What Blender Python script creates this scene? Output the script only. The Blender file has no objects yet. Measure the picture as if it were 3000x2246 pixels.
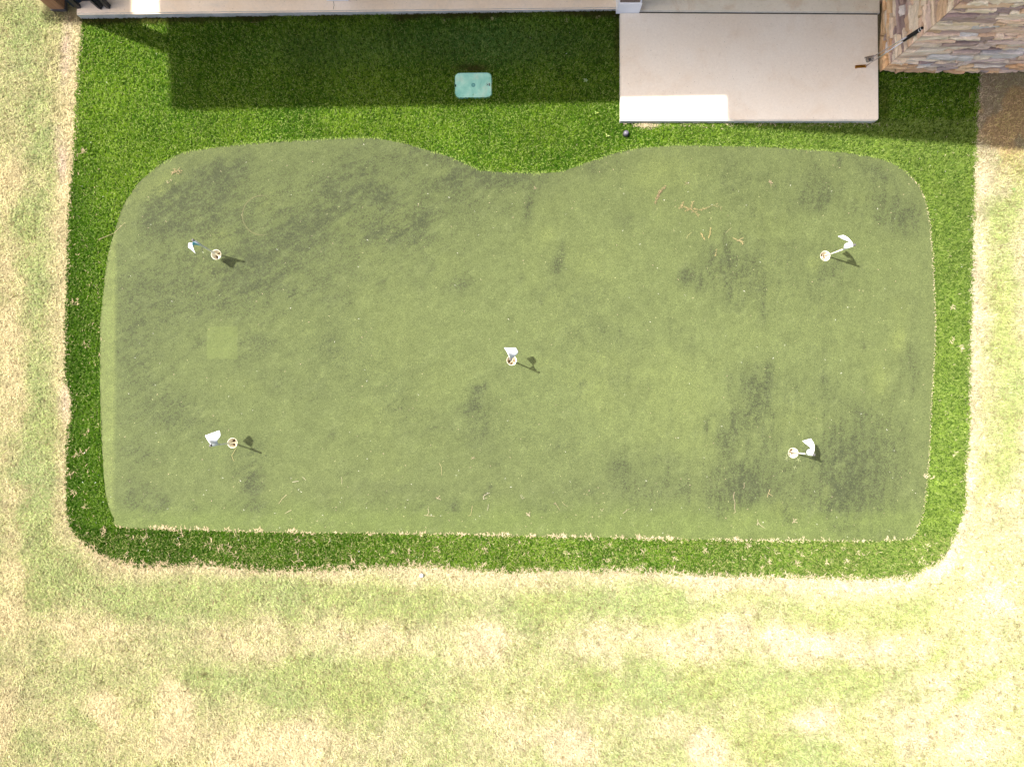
import bpy, bmesh, math
import numpy as np
from mathutils import Vector, Matrix, Euler
from mathutils.geometry import delaunay_2d_cdt

rng = np.random.default_rng(7)
S = bpy.context.scene
COL = S.collection

# ------------------------------------------------------------------ camera
H = 7.9                      # drone height in metres
F = 2080.0                   # focal length in photo pixels (photo 3000 wide)
TILT = math.atan(32.0 / F)   # nearly straight down
cam_d = bpy.data.cameras.new('camera')
cam_d.sensor_fit = 'HORIZONTAL'
cam_d.sensor_width = 36.0
cam_d.lens = 36.0 * F / 3000.0
cam_d.clip_start = 0.05
cam_d.clip_end = 1000.0
cam = bpy.data.objects.new('camera', cam_d)
cam.location = (0, 0, H)
cam.rotation_euler = (TILT, 0, 0)
COL.objects.link(cam)
S.camera = cam

# ------------------------------------------------------------------ sun, sky
SX, SY = 0.557, -0.21        # horizontal shadow offset per metre of height
sun_dir = Vector((-SX, -SY, 1.0)).normalized()      # towards the sun
elev = math.asin(sun_dir.z)
azim = math.atan2(sun_dir.x, sun_dir.y)             # clockwise from +Y
sl = bpy.data.lights.new('sun', 'SUN')
sl.energy = 3.7
sl.angle = math.radians(0.9)
sl.color = (1.0, 0.955, 0.88)
so = bpy.data.objects.new('sun', sl)
so.rotation_euler = sun_dir.to_track_quat('Z', 'Y').to_euler()
so.location = (-6, 3, 12)
COL.objects.link(so)
w = bpy.data.worlds.new('World')
S.world = w
w.use_nodes = True
wn = w.node_tree
sky = wn.nodes.new('ShaderNodeTexSky')
sky.sky_type = 'NISHITA'
sky.sun_disc = False
sky.sun_elevation = elev
sky.sun_rotation = azim
sky.air_density = 0.6
sky.dust_density = 6.0
sky.ozone_density = 0.0
wn.links.new(sky.outputs[0], wn.nodes['Background'].inputs[0])
wn.nodes['Background'].inputs[1].default_value = 0.108
S.view_settings.view_transform = 'Standard'
S.view_settings.look = 'None'
S.view_settings.exposure = 1.74
S.view_settings.gamma = 1.0
S.cycles.max_bounces = 6
S.cycles.diffuse_bounces = 3
S.cycles.transparent_max_bounces = 8

# ------------------------------------------------------------------ geometry helpers
ca, sa = math.cos(TILT), math.sin(TILT)
def G(px, py, z=0.0):
    """point of the horizontal plane at height z that the photo shows at pixel px, py"""
    px = np.asarray(px, float); py = np.asarray(py, float)
    dx = px - 1500.0; dy = -(py - 1123.0); dz = -F
    wy = dy * ca - dz * sa
    wz = dy * sa + dz * ca
    t = (z - H) / wz
    return dx * t, wy * t
def g3(px, py, z=0.0):
    x, y = G(px, py, z)
    return Vector((float(x), float(y), z))
def Q(px, py, z=0.0):
    """survey grid: photo-pixel units on the ground plane, then lifted straight up to z"""
    x, y = G(px, py, 0.0)
    return Vector((float(x), float(y), z))
def to_px(x, y):
    z = -H
    cy = y * ca + z * sa
    cz = -y * sa + z * ca
    return 1500.0 + F * x / (-cz), 1123.0 - F * cy / (-cz)

def vnoise(x, y, scale, seed):
    r = np.random.default_rng(seed)
    N = 256
    g = r.random((N, N))
    u = x * scale + 1000.37; v = y * scale + 1000.71
    iu = np.floor(u).astype(int); iv = np.floor(v).astype(int)
    fu = u - iu; fv = v - iv
    fu = fu * fu * (3 - 2 * fu); fv = fv * fv * (3 - 2 * fv)
    a = g[iu % N, iv % N]; b = g[(iu + 1) % N, iv % N]
    c = g[iu % N, (iv + 1) % N]; d = g[(iu + 1) % N, (iv + 1) % N]
    return (a * (1 - fu) + b * fu) * (1 - fv) + (c * (1 - fu) + d * fu) * fv
def fbm(x, y, scale, seed, octv=4):
    s = 0; a = 1; t = 0
    for k in range(octv):
        s = s + a * vnoise(x, y, scale * 2 ** k, seed + k * 17); t += a; a *= 0.55
    return s / t
def inside(px, py, poly):
    p = np.asarray(poly, float)
    r = np.zeros(px.shape, bool)
    j = len(p) - 1
    for i in range(len(p)):
        xi, yi = p[i]; xj, yj = p[j]
        if yi != yj:
            c = ((yi > py) != (yj > py)) & (px < (xj - xi) * (py - yi) / (yj - yi) + xi)
            r ^= c
        j = i
    return r
def dist_poly(px, py, poly):
    p = np.asarray(poly, float)
    d = np.full(px.shape, 1e9)
    for i in range(len(p)):
        a = p[i]; b = p[(i + 1) % len(p)]
        ab = b - a; L = (ab ** 2).sum() + 1e-9
        t = np.clip(((px - a[0]) * ab[0] + (py - a[1]) * ab[1]) / L, 0, 1)
        q = np.hypot(px - a[0] - t * ab[0], py - a[1] - t * ab[1])
        d = np.minimum(d, q)
    return d
def smooth_poly(poly, n=6):
    """Catmull-Rom through the points"""
    p = np.asarray(poly, float); out = []
    m = len(p)
    for i in range(m):
        p0, p1, p2, p3 = p[i - 1], p[i], p[(i + 1) % m], p[(i + 2) % m]
        for k in range(n):
            t = k / n
            out.append(0.5 * ((2 * p1) + (-p0 + p2) * t + (2 * p0 - 5 * p1 + 4 * p2 - p3) * t * t + (-p0 + 3 * p1 - 3 * p2 + p3) * t ** 3))
    return np.array(out)

def tag(o, label=None, cat=None, group=None, kind=None):
    if label: o['label'] = label
    if cat: o['category'] = cat
    if group: o['group'] = group
    if kind: o['kind'] = kind
    return o
def link(o, parent=None):
    COL.objects.link(o)
    if parent is not None: o.parent = parent
    return o
def empty(name, loc, rz=0.0):
    o = bpy.data.objects.new(name, None)
    o.empty_display_size = 0.1
    o.location = loc; o.rotation_euler = (0, 0, rz)
    return link(o)
def mesh(name, verts, faces, mat, parent=None, smooth=False, cols=None):
    me = bpy.data.meshes.new(name)
    me.from_pydata([tuple(v) for v in verts], [], [tuple(f) for f in faces])
    me.materials.append(mat)
    if smooth:
        for p in me.polygons: p.use_smooth = True
    if cols is not None:
        at = me.color_attributes.new('Col', 'FLOAT_COLOR', 'POINT')
        c = np.ones((len(verts), 4), 'f'); c[:, :3] = cols
        at.data.foreach_set('color', c.ravel())
    me.update()
    return link(bpy.data.objects.new(name, me), parent)
def big_mesh(name, V, loops, starts, totals, mat, cols=None, extra=None, smooth=False):
    me = bpy.data.meshes.new(name)
    me.vertices.add(len(V)); me.vertices.foreach_set('co', np.asarray(V, 'f').ravel())
    me.loops.add(len(loops)); me.loops.foreach_set('vertex_index', np.asarray(loops, 'i'))
    me.polygons.add(len(starts)); me.polygons.foreach_set('loop_start', np.asarray(starts, 'i'))
    me.polygons.foreach_set('loop_total', np.asarray(totals, 'i'))
    me.polygons.foreach_set('use_smooth', np.full(len(starts), smooth, bool))
    me.update(calc_edges=True); me.validate()
    if cols is not None:
        at = me.color_attributes.new('Col', 'FLOAT_COLOR', 'POINT')
        c = np.ones((len(V), 4), 'f'); c[:, :3] = cols
        at.data.foreach_set('color', c.ravel())
    if extra:
        for k, a in extra.items():
            at = me.attributes.new(k, 'FLOAT', 'POINT')
            at.data.foreach_set('value', np.asarray(a, 'f'))
    me.materials.append(mat)
    return link(bpy.data.objects.new(name, me))
def box(bm, c, s, rz=0.0, bevel=0.0, seg=2):
    r = bmesh.ops.create_cube(bm, size=1.0)
    vs = r['verts']
    bmesh.ops.scale(bm, vec=s, verts=vs)
    if bevel:
        es = list({e for v in vs for e in v.link_edges})
        rb = bmesh.ops.bevel(bm, geom=es, offset=bevel, segments=seg, affect='EDGES')
        vs = list({v for f in rb['faces'] for v in f.verts} | {v for v in vs if v.is_valid})
    bmesh.ops.rotate(bm, cent=(0, 0, 0), matrix=Matrix.Rotation(rz, 3, 'Z'), verts=vs)
    bmesh.ops.translate(bm, vec=c, verts=vs)
    return vs
def bobj(name, bm, mat, parent=None, smooth=False):
    me = bpy.data.meshes.new(name)
    bm.normal_update(); bm.to_mesh(me); bm.free()
    me.materials.append(mat)
    if smooth:
        for p in me.polygons: p.use_smooth = True
    return link(bpy.data.objects.new(name, me), parent)
def lathe(prof, n=32, cap0=False, cap1=False):
    """prof: list of (r, z)"""
    V = []; Fc = []
    for r, z in prof:
        for k in range(n):
            a = 2 * math.pi * k / n
            V.append((r * math.cos(a), r * math.sin(a), z))
    for i in range(len(prof) - 1):
        for k in range(n):
            k2 = (k + 1) % n
            Fc.append((i * n + k, i * n + k2, (i + 1) * n + k2, (i + 1) * n + k))
    if cap0: Fc.append(tuple(range(n))[::-1])
    if cap1: Fc.append(tuple((len(prof) - 1) * n + k for k in range(n)))
    return V, Fc
def tube(pts, rads, n=8):
    V = []; Fc = []
    pts = [Vector(p) for p in pts]
    for i, p in enumerate(pts):
        t = (pts[min(i + 1, len(pts) - 1)] - pts[max(i - 1, 0)]).normalized()
        up = Vector((0, 0, 1)) if abs(t.z) < 0.9 else Vector((1, 0, 0))
        a = t.cross(up).normalized(); b = t.cross(a).normalized()
        for k in range(n):
            an = 2 * math.pi * k / n
            V.append(p + (a * math.cos(an) + b * math.sin(an)) * rads[i])
    for i in range(len(pts) - 1):
        for k in range(n):
            k2 = (k + 1) % n
            Fc.append((i * n + k, i * n + k2, (i + 1) * n + k2, (i + 1) * n + k))
    Fc.append(tuple(range(n))[::-1]); Fc.append(tuple((len(pts) - 1) * n + k for k in range(n)))
    return V, Fc
def prism(poly, z0, z1):
    n = len(poly)
    V = [(x, y, z0) for x, y in poly] + [(x, y, z1) for x, y in poly]
    Fc = [tuple(range(n))[::-1], tuple(range(n, 2 * n))]
    for i in range(n):
        j = (i + 1) % n
        Fc.append((i, j, n + j, n + i))
    return V, Fc

# ------------------------------------------------------------------ materials
class NT:
    def __init__(s, name):
        s.m = bpy.data.materials.new(name); s.m.use_nodes = True
        s.t = s.m.node_tree; s.b = s.t.nodes['Principled BSDF']
        s.out = s.t.nodes['Material Output']
    def n(s, typ, **kw):
        nd = s.t.nodes.new(typ)
        for k, v in kw.items(): setattr(nd, k, v)
        return nd
    def l(s, a, b): s.t.links.new(a, b)
    def coord(s):
        return s.n('ShaderNodeTexCoord').outputs['Object']
    def noise(s, scale, detail=4, rough=0.55, vec=None, dist=0.0):
        nd = s.n('ShaderNodeTexNoise')
        nd.inputs['Scale'].default_value = scale
        nd.inputs['Detail'].default_value = detail
        nd.inputs['Roughness'].default_value = rough
        nd.inputs['Distortion'].default_value = dist
        s.l(vec if vec is not None else s.coord(), nd.inputs['Vector'])
        return nd.outputs['Fac']
    def ramp(s, fac, stops):
        nd = s.n('ShaderNodeValToRGB')
        el = nd.color_ramp.elements
        while len(el) < len(stops): el.new(0.5)
        for e, (p, c) in zip(el, stops):
            e.position = p
            e.color = (*c, 1) if len(c) == 3 else c
        s.l(fac, nd.inputs[0])
        return nd.outputs[0]
    def rng(s, v, a, b, c, d):
        nd = s.n('ShaderNodeMapRange')
        for i, x in enumerate((a, b, c, d)): nd.inputs[i + 1].default_value = x
        s.l(v, nd.inputs[0]); return nd.outputs[0]
    def mix(s, fac, a, b, mode='MIX'):
        nd = s.n('ShaderNodeMix', data_type='RGBA', blend_type=mode)
        for src, ix in ((fac, 0), (a, 6), (b, 7)):
            if isinstance(src, (int, float)): nd.inputs[ix].default_value = src
            elif isinstance(src, tuple): nd.inputs[ix].default_value = (*src, 1)
            else: s.l(src, nd.inputs[ix])
        return nd.outputs[2]
    def math(s, op, a, b=None, c=None):
        nd = s.n('ShaderNodeMath', operation=op)
        for src, ix in ((a, 0), (b, 1), (c, 2)):
            if src is None: continue
            if isinstance(src, (int, float)): nd.inputs[ix].default_value = src
            else: s.l(src, nd.inputs[ix])
        return nd.outputs[0]
    def scale_col(s, col, val):
        nd = s.n('ShaderNodeVectorMath', operation='SCALE')
        s.l(col, nd.inputs[0]); s.l(val, nd.inputs[3])
        return nd.outputs[0]
    def attr(s, name, out='Color'):
        return s.n('ShaderNodeAttribute', attribute_name=name).outputs[out]
    def bump(s, h, strength, dist):
        nd = s.n('ShaderNodeBump')
        nd.inputs['Strength'].default_value = strength
        nd.inputs['Distance'].default_value = dist
        s.l(h, nd.inputs['Height']); s.l(nd.outputs[0], s.b.inputs['Normal'])
    def base(s, c):
        if isinstance(c, tuple): s.b.inputs['Base Color'].default_value = (*c, 1)
        else: s.l(c, s.b.inputs['Base Color'])
    def pr(s, rough=0.6, spec=0.3, metal=0.0):
        s.b.inputs['Roughness'].default_value = rough
        s.b.inputs['Specular IOR Level'].default_value = spec
        s.b.inputs['Metallic'].default_value = metal
        return s.m

def plain(name, col, rough=0.5, spec=0.3, metal=0.0, var=0.12, scale=30.0, bump=0.0):
    t = NT(name)
    f = t.rng(t.noise(scale, 4), 0.3, 0.7, 1 - var, 1 + var)
    rgb = t.n('ShaderNodeRGB'); rgb.outputs[0].default_value = (*col, 1)
    t.base(t.scale_col(rgb.outputs[0], f))
    if bump: t.bump(t.noise(scale * 3, 3), bump, 0.003)
    return t.pr(rough, spec, metal)

def blade_mat(name, trans=0.25, rough=0.5, spec=0.3):
    t = NT(name)
    c = t.attr('Col'); t.base(c)
    t.pr(rough, spec)
    tr = t.n('ShaderNodeBsdfTranslucent'); t.l(c, tr.inputs[0])
    mx = t.n('ShaderNodeMixShader'); mx.inputs[0].default_value = trans
    t.l(t.b.outputs[0], mx.inputs[1]); t.l(tr.outputs[0], mx.inputs[2])
    t.l(mx.outputs[0], t.out.inputs[0])
    return t.m
M_TURF = blade_mat('turf_fibre', 0.25, 0.6, 0.0)
M_LAWN = blade_mat('lawn_blade', 0.2, 0.6, 0.2)
M_STRAW = blade_mat('dry_straw', 0.15, 0.65, 0.2)

t = NT('lawn_soil')
n1 = t.noise(70, 5, 0.65); n2 = t.noise(9, 5, 0.6)
f = t.math('MULTIPLY', t.rng(n1, 0.3, 0.7, 0.5, 1.35), t.rng(n2, 0.3, 0.7, 0.85, 1.12))
t.base(t.scale_col(t.attr('Col'), f)); t.bump(n1, 0.9, 0.012)
M_SOIL = t.pr(0.9, 0.1)

t = NT('turf_backing')
t.base(t.ramp(t.noise(120, 4), [(0.3, (0.010, 0.022, 0.003)), (0.7, (0.045, 0.085, 0.008))]))
M_TBACK = t.pr(0.9, 0.1)

# putting surface: base green, dark grime, pale wear, fine curled-fibre grain
t = NT('putting_turf')
co = t.coord()
grain = t.noise(150, 3, 0.75, co, 1.5)
grain2 = t.noise(60, 4, 0.7, co, 2.2)
mid = t.noise(7, 6, 0.68, co, 0.6)
big = t.noise(1.6, 5, 0.6, co)
c = t.attr('Col')
st = t.attr('stain', 'Fac')
blot = t.noise(16, 6, 0.72, co, 1.2)
blot2 = t.noise(42, 5, 0.7, co, 0.8)
def streak(rot, scale, sx_, seedoff):
    mp = t.n('ShaderNodeMapping', vector_type='TEXTURE'); mp.inputs['Rotation'].default_value = (0, 0, rot)
    mp.inputs['Scale'].default_value = (1.0 / sx_, 1.0, 1.0); mp.inputs['Location'].default_value = (seedoff, seedoff, 0)
    t.l(co, mp.inputs[0])
    return t.noise(scale, 5, 0.68, mp.outputs[0], 0.35)
sA = streak(math.radians(30), 15, 0.30, 3.1)       # brushed diagonally on the left
sB = streak(math.radians(84), 13, 0.28, 7.7)        # dragged lengthwise on the right
sC = streak(math.radians(50), 34, 0.35, 1.7)
sepc = t.n('ShaderNodeSeparateXYZ'); t.l(co, sepc.inputs[0])
lr = t.rng(sepc.outputs[0], -0.5, 1.8, 0.0, 1.0)
sAB = t.math('ADD', t.math('MULTIPLY', sA, t.math('SUBTRACT', 1.0, lr)), t.math('MULTIPLY', sB, lr))
sm = t.math('MULTIPLY', st, t.rng(sAB, 0.36, 0.64, 0.55, 1.25))
sm = t.math('MULTIPLY', sm, t.rng(blot, 0.32, 0.68, 0.40, 1.50))
fine = t.noise(75, 4, 0.75, co, 0.9)
sm = t.math('MULTIPLY', sm, t.rng(blot2, 0.34, 0.66, 0.35, 1.55))
sm = t.math('MULTIPLY', sm, t.rng(fine, 0.34, 0.66, 0.55, 1.4))
# grime flecks everywhere, gathered in loose trails
fleck = t.math('MULTIPLY', t.rng(fine, 0.50, 0.66, 0.0, 0.80), t.rng(sAB, 0.44, 0.62, 0.10, 1.0))
fleck = t.math('MULTIPLY', fleck, t.math('MULTIPLY_ADD', st, 2.2, 0.62))
fleck = t.math('ADD', fleck, t.math('MULTIPLY', t.rng(sC, 0.58, 0.72, 0.0, 0.38), t.rng(mid, 0.42, 0.62, 0.0, 1.0)))
sm = t.math('ADD', sm, fleck)
nd = t.n('ShaderNodeClamp'); t.l(sm, nd.inputs[0]); sm = t.math('MULTIPLY', nd.outputs[0], 0.86)
c = t.mix(sm, c, (0.026, 0.031, 0.016))
pale = t.math('MULTIPLY', t.rng(streak(math.radians(35), 8, 0.5, 5.3), 0.52, 0.70, 0.0, 0.5), t.rng(blot2, 0.35, 0.6, 0.4, 1.0))
c = t.mix(pale, c, (0.092, 0.112, 0.044))
f = t.math('MULTIPLY', t.rng(grain, 0.28, 0.72, 0.45, 1.60), t.rng(grain2, 0.30, 0.70, 0.55, 1.50))
f = t.math('MULTIPLY', f, t.rng(mid, 0.3, 0.7, 0.86, 1.13))
c = t.scale_col(c, f)
# newer square patch of turf let in at the left
r0 = g3(607, 1052); r1 = g3(697, 957)
def edge_(out_, a_, b_): return t.math('MULTIPLY', t.rng(out_, a_ - .006, a_ + .006, 0, 1), t.rng(out_, b_ - .006, b_ + .006, 1, 0))
sq = t.math('MULTIPLY', edge_(sepc.outputs[0], r0.x, r1.x), edge_(sepc.outputs[1], r0.y, r1.y))
c = t.mix(t.math('MULTIPLY', sq, t.rng(blot, 0.33, 0.62, 0.12, 0.46)), c, (0.100, 0.128, 0.038))
# pressed ring left by a pot
sub = t.n('ShaderNodeVectorMath', operation='SUBTRACT'); t.l(co, sub.inputs[0])
rc = g3(769, 631); sub.inputs[1].default_value = (rc.x, rc.y, 0.0)
sep = t.n('ShaderNodeSeparateXYZ'); t.l(sub.outputs[0], sep.inputs[0])
rr = t.math('SQRT', t.math('ADD', t.math('POWER', sep.outputs[0], 2.0), t.math('POWER', sep.outputs[1], 2.0)))
band = t.math('ABSOLUTE', t.math('SUBTRACT', rr, 0.221))
bf = t.rng(band, 0.003, 0.009, 1.0, 0.0)
side = t.rng(sep.outputs[0], -0.02, 0.10, 1.0, 0.0)
bf = t.math('MULTIPLY', t.math('MULTIPLY', bf, side), t.rng(grain2, 0.3, 0.6, 0.1, 0.6))
c = t.mix(bf, c, (0.13, 0.12, 0.06))
t.base(c)
t.bump(t.math('ADD', grain, t.math('MULTIPLY', grain2, 1.5)), 0.75, 0.006)
M_GREEN = t.pr(0.75, 0.15)

def concrete(name, c0, c1, stain, st_amt, scale=2.0):
    t = NT(name)
    a = t.noise(scale, 6, 0.6); b = t.noise(38, 5, 0.7); d = t.noise(260, 3, 0.6)
    c = t.ramp(a, [(0.32, c0), (0.68, c1)])
    s = t.rng(t.noise(scale * 1.7, 6, 0.7, None, 0.8), 0.52, 0.75, 0.0, st_amt)
    c = t.mix(s, c, stain)
    f = t.math('MULTIPLY', t.rng(b, 0.3, 0.7, 0.95, 1.05), t.rng(d, 0.3, 0.7, 0.93, 1.06))
    c = t.mix(t.rng(t.noise(scale * 6, 6, 0.75, None, 1.5), 0.60, 0.72, 0.0, st_amt * .6), c, tuple(v * .72 for v in stain))
    pit = t.rng(t.noise(60, 2, 0.5), 0.70, 0.76, 1.0, 0.5)
    c = t.scale_col(c, t.math('MULTIPLY', f, pit))
    t.base(c); t.bump(d, 0.25, 0.002)
    return t.pr(0.85, 0.2)
M_SLAB = concrete('pad_concrete', (0.70, 0.615, 0.50), (0.73, 0.675, 0.58), (0.62, 0.50, 0.37), 0.5, 1.3)
M_PATIO = concrete('patio_concrete', (0.74, 0.60, 0.44), (0.78, 0.66, 0.52), (0.60, 0.54, 0.45), 0.5, 3.0)
M_WALK = concrete('walk_concrete', (0.68, 0.63, 0.50), (0.76, 0.70, 0.57), (0.52, 0.34, 0.18), 0.6, 2.2)
M_CEDGE = concrete('raw_concrete', (0.40, 0.42, 0.38), (0.62, 0.60, 0.54), (0.26, 0.25, 0.20), 0.6, 7.0)
M_JOINT = plain('joint_dirt', (0.05, 0.045, 0.03), 0.95, 0.05, var=0.4, scale=60)

t = NT('ledger_stone')
a = t.noise(7, 6, 0.7, None, 2.0); b = t.noise(55, 5, 0.7)
mp = t.n('ShaderNodeMapping'); mp.inputs['Scale'].default_value = (1.2, 1.2, 14.0); t.l(t.coord(), mp.inputs[0])
st_ = t.noise(3.0, 6, 0.65, mp.outputs[0], 1.4)
f = t.math('MULTIPLY', t.rng(st_, 0.3, 0.7, 0.84, 1.18), t.rng(b, 0.3, 0.7, 0.90, 1.10))
c = t.scale_col(t.attr('Col'), f)
c = t.mix(t.rng(a, 0.56, 0.72, 0.0, 0.4), c, (0.58, 0.40, 0.22))
c = t.mix(t.rng(t.noise(4, 4, 0.6), 0.60, 0.7, 0.0, 0.3), c, (0.30, 0.24, 0.23))
t.base(c); t.bump(t.math('ADD', st_, t.math('MULTIPLY', b, 0.5)), 0.9, 0.018)
M_STONE = t.pr(0.85, 0.2)
M_MORTAR = plain('wall_mortar', (0.26, 0.21, 0.16), 0.95, 0.1, var=0.3, scale=40)
M_WHITE = plain('white_paint', (0.80, 0.81, 0.82), 0.45, 0.4, var=0.03, scale=8)

t = NT('post_wood')
mp = t.n('ShaderNodeMapping'); mp.inputs['Scale'].default_value = (30, 30, 1.4); t.l(t.coord(), mp.inputs[0])
gr = t.noise(2.2, 6, 0.65, mp.outputs[0], 1.0)
t.base(t.ramp(gr, [(0.25, (0.16, 0.075, 0.035)), (0.5, (0.30, 0.16, 0.085)), (0.75, (0.42, 0.25, 0.15))]))
t.bump(gr, 0.4, 0.004)
M_WOOD = t.pr(0.7, 0.25)
t = NT('column_boards')
mp = t.n('ShaderNodeMapping'); mp.inputs['Scale'].default_value = (60, 60, 3.0); t.l(t.coord(), mp.inputs[0])
gr = t.noise(2.2, 5, 0.65, mp.outputs[0], 1.0)
t.base(t.ramp(gr, [(0.3, (0.14, 0.10, 0.075)), (0.7, (0.28, 0.22, 0.17))]))
M_BOARD = t.pr(0.7, 0.25)
M_SHINGLE = plain('roof_shingle', (0.16, 0.13, 0.11), 0.9, 0.1, var=0.35, scale=14, bump=0.5)
M_WALLP = plain('porch_wall_render', (0.45, 0.38, 0.30), 0.9, 0.1, var=0.08, scale=6)
M_BLACK = plain('black_resin', (0.012, 0.014, 0.018), 0.45, 0.4, var=0.2)
M_NAVY = plain('dark_sling', (0.016, 0.028, 0.045), 0.7, 0.2, var=0.25, scale=200)
M_CUP = plain('cup_plastic', (0.76, 0.72, 0.58), 0.55, 0.3, var=0.12, scale=25)
M_CUPIN = plain('cup_floor', (0.74, 0.65, 0.50), 0.7, 0.2, var=0.3, scale=40)
M_DIRT = plain('cup_dirt', (0.20, 0.14, 0.08), 0.95, 0.05, var=0.4, scale=50)
M_BALL = plain('ball_cover', (0.80, 0.80, 0.78), 0.3, 0.5, var=0.02)
M_POLE = plain('pole_fibreglass', (0.78, 0.76, 0.62), 0.35, 0.5, var=0.04)
M_KNOB = plain('knob_rubber', (0.07, 0.065, 0.065), 0.5, 0.4, var=0.2)
t = NT('flag_nylon')
t.base((0.74, 0.77, 0.80)); t.pr(0.5, 0.3)
tr = t.n('ShaderNodeBsdfTranslucent'); tr.inputs[0].default_value = (0.42, 0.62, 0.66, 1)
mx = t.n('ShaderNodeMixShader'); mx.inputs[0].default_value = 0.12
t.l(t.b.outputs[0], mx.inputs[1]); t.l(tr.outputs[0], mx.inputs[2]); t.l(mx.outputs[0], t.out.inputs[0])
M_FLAG = t.m
M_FLAGB = plain('flag_reverse', (0.10, 0.42, 0.50), 0.5, 0.3, var=0.04)
M_STEEL = plain('club_chrome', (0.62, 0.62, 0.62), 0.22, 0.5, 1.0, var=0.05)
M_BRASS = plain('club_brass', (0.50, 0.26, 0.045), 0.3, 0.5, 1.0, var=0.15)
M_GRIP = plain('club_grip', (0.010, 0.010, 0.012), 0.6, 0.3, var=0.2)
t = NT('valve_lid_plastic')
a = t.noise(7, 5, 0.65, None, 0.6)
c = t.ramp(a, [(0.3, (0.14, 0.38, 0.31)), (0.52, (0.24, 0.50, 0.41)), (0.8, (0.42, 0.60, 0.50))])
wv = t.n('ShaderNodeTexWave', bands_direction='X'); wv.inputs['Scale'].default_value = 34; t.l(t.coord(), wv.inputs[0])
wv2 = t.n('ShaderNodeTexWave', bands_direction='Y'); wv2.inputs['Scale'].default_value = 34; t.l(t.coord(), wv2.inputs[0])
c = t.mix(t.rng(t.noise(11, 6, 0.7, None, 0.5), 0.54, 0.72, 0.0, 0.55), c, (0.40, 0.42, 0.33))
c = t.mix(t.rng(t.noise(60, 4, 0.7), 0.60, 0.72, 0.0, 0.5), c, (0.10, 0.20, 0.16))
c = t.scale_col(c, t.rng(t.math('ADD', wv.outputs[1], wv2.outputs[1]), 0, 2, 0.90, 1.08))
t.base(c); t.bump(t.math('ADD', wv.outputs[1], wv2.outputs[1]), 0.4, 0.002)
M_LID = t.pr(0.55, 0.3)
M_LIDRIM = plain('valve_rim_plastic', (0.05, 0.20, 0.14), 0.6, 0.3, var=0.2)
M_LIDDARK = plain('valve_recess', (0.07, 0.22, 0.21), 0.6, 0.3, var=0.1)
M_HOLE = plain('dark_slot', (0.008, 0.009, 0.008), 0.8, 0.1, var=0.1)
M_LAMP = plain('light_housing', (0.018, 0.017, 0.020), 0.45, 0.5, var=0.2)
M_LAMPT = plain('light_lens_cap', (0.085, 0.08, 0.105), 0.4, 0.5, var=0.08)

# ------------------------------------------------------------------ outlines (photo-pixel units on the ground)
TURF = [(243, 56), (238, 80), (232, 150), (225, 260), (218, 350), (219, 380), (214, 488), (209, 540), (200, 640), (197, 760),
        (194, 850), (190, 980), (191, 1110), (200, 1135), (208, 1170), (210, 1225), (198, 1242), (195, 1330), (194, 1400), (196, 1480), (201, 1530),
        (213, 1560), (243, 1590), (283, 1620), (343, 1645), (407, 1660), (534, 1657), (650, 1658), (707, 1668), (842, 1672),
        (1000, 1669), (1230, 1658), (1346, 1668), (1500, 1677), (1615, 1672), (1850, 1673), (2040, 1684), (2206, 1689),
        (2372, 1694), (2562, 1698), (2666, 1698), (2700, 1675), (2752, 1646), (2780, 1613), (2804, 1551), (2828, 1490),
        (2832, 1376), (2839, 1280), (2841, 1135), (2844, 990), (2849, 845), (2852, 700), (2851, 653), (2855, 532),
        (2860, 411), (2866, 290), (2869, 205), (2560, 205), (2560, 20), (1830, 20), (1817, 32), (1200, 44), (700, 50)]
GREEN = [(294, 980), (294, 942), (302, 869), (309, 797), (320, 735), (331, 695), (342, 659), (356, 615), (381, 572), (407, 536),
         (443, 503), (490, 469), (541, 447), (624, 434), (733, 422), (860, 413), (1010, 405), (1080, 405), (1116, 408), (1181, 420),
         (1243, 438), (1312, 458), (1370, 483), (1417, 501), (1479, 505), (1550, 507), (1623, 506), (1678, 492), (1732, 472),
         (1805, 449), (1877, 434), (1980, 427), (2100, 428), (2234, 431), (2415, 442), (2505, 452), (2589, 469), (2632, 489),
         (2668, 518), (2697, 558), (2712, 597), (2723, 655), (2732, 760), (2737, 887), (2739, 980), (2735, 1052), (2730, 1143),
         (2725, 1252), (2719, 1360), (2710, 1451), (2701, 1505), (2687, 1542), (2654, 1579), (2467, 1583), (2258, 1582),
         (2040, 1579), (1850, 1575), (1500, 1568), (1346, 1564), (1000, 1561), (842, 1559), (534, 1551), (354, 1543),
         (334, 1516), (320, 1484), (309, 1433), (302, 1342), (296, 1234), (294, 1125), (294, 1016)]
GREEN_S = smooth_poly(GREEN, 4)
def to_world(poly): 
    a = np.asarray(poly, float); x, y = G(a[:, 0], a[:, 1]); return np.stack([x, y], 1)
SLAB_RECT = (1818, 20, 2575, 358)

def blobs(px, py, lst, wp=0.0):
    s = np.zeros(px.shape)
    if wp:
        px, py = px + wp * (fbm(px / 263., py / 263., 2.6, 881, 4) - .5), py + wp * (fbm(px / 263., py / 263., 2.6, 991, 4) - .5)
    for cx, cy, rx, ry, ang, amp in lst:
        a = math.radians(ang); dx = px - cx; dy = py - cy
        u = (dx * math.cos(a) + dy * math.sin(a)) / rx; v = (-dx * math.sin(a) + dy * math.cos(a)) / ry
        s += amp * np.exp(-(u * u + v * v) ** 1.4)
    return s

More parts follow.
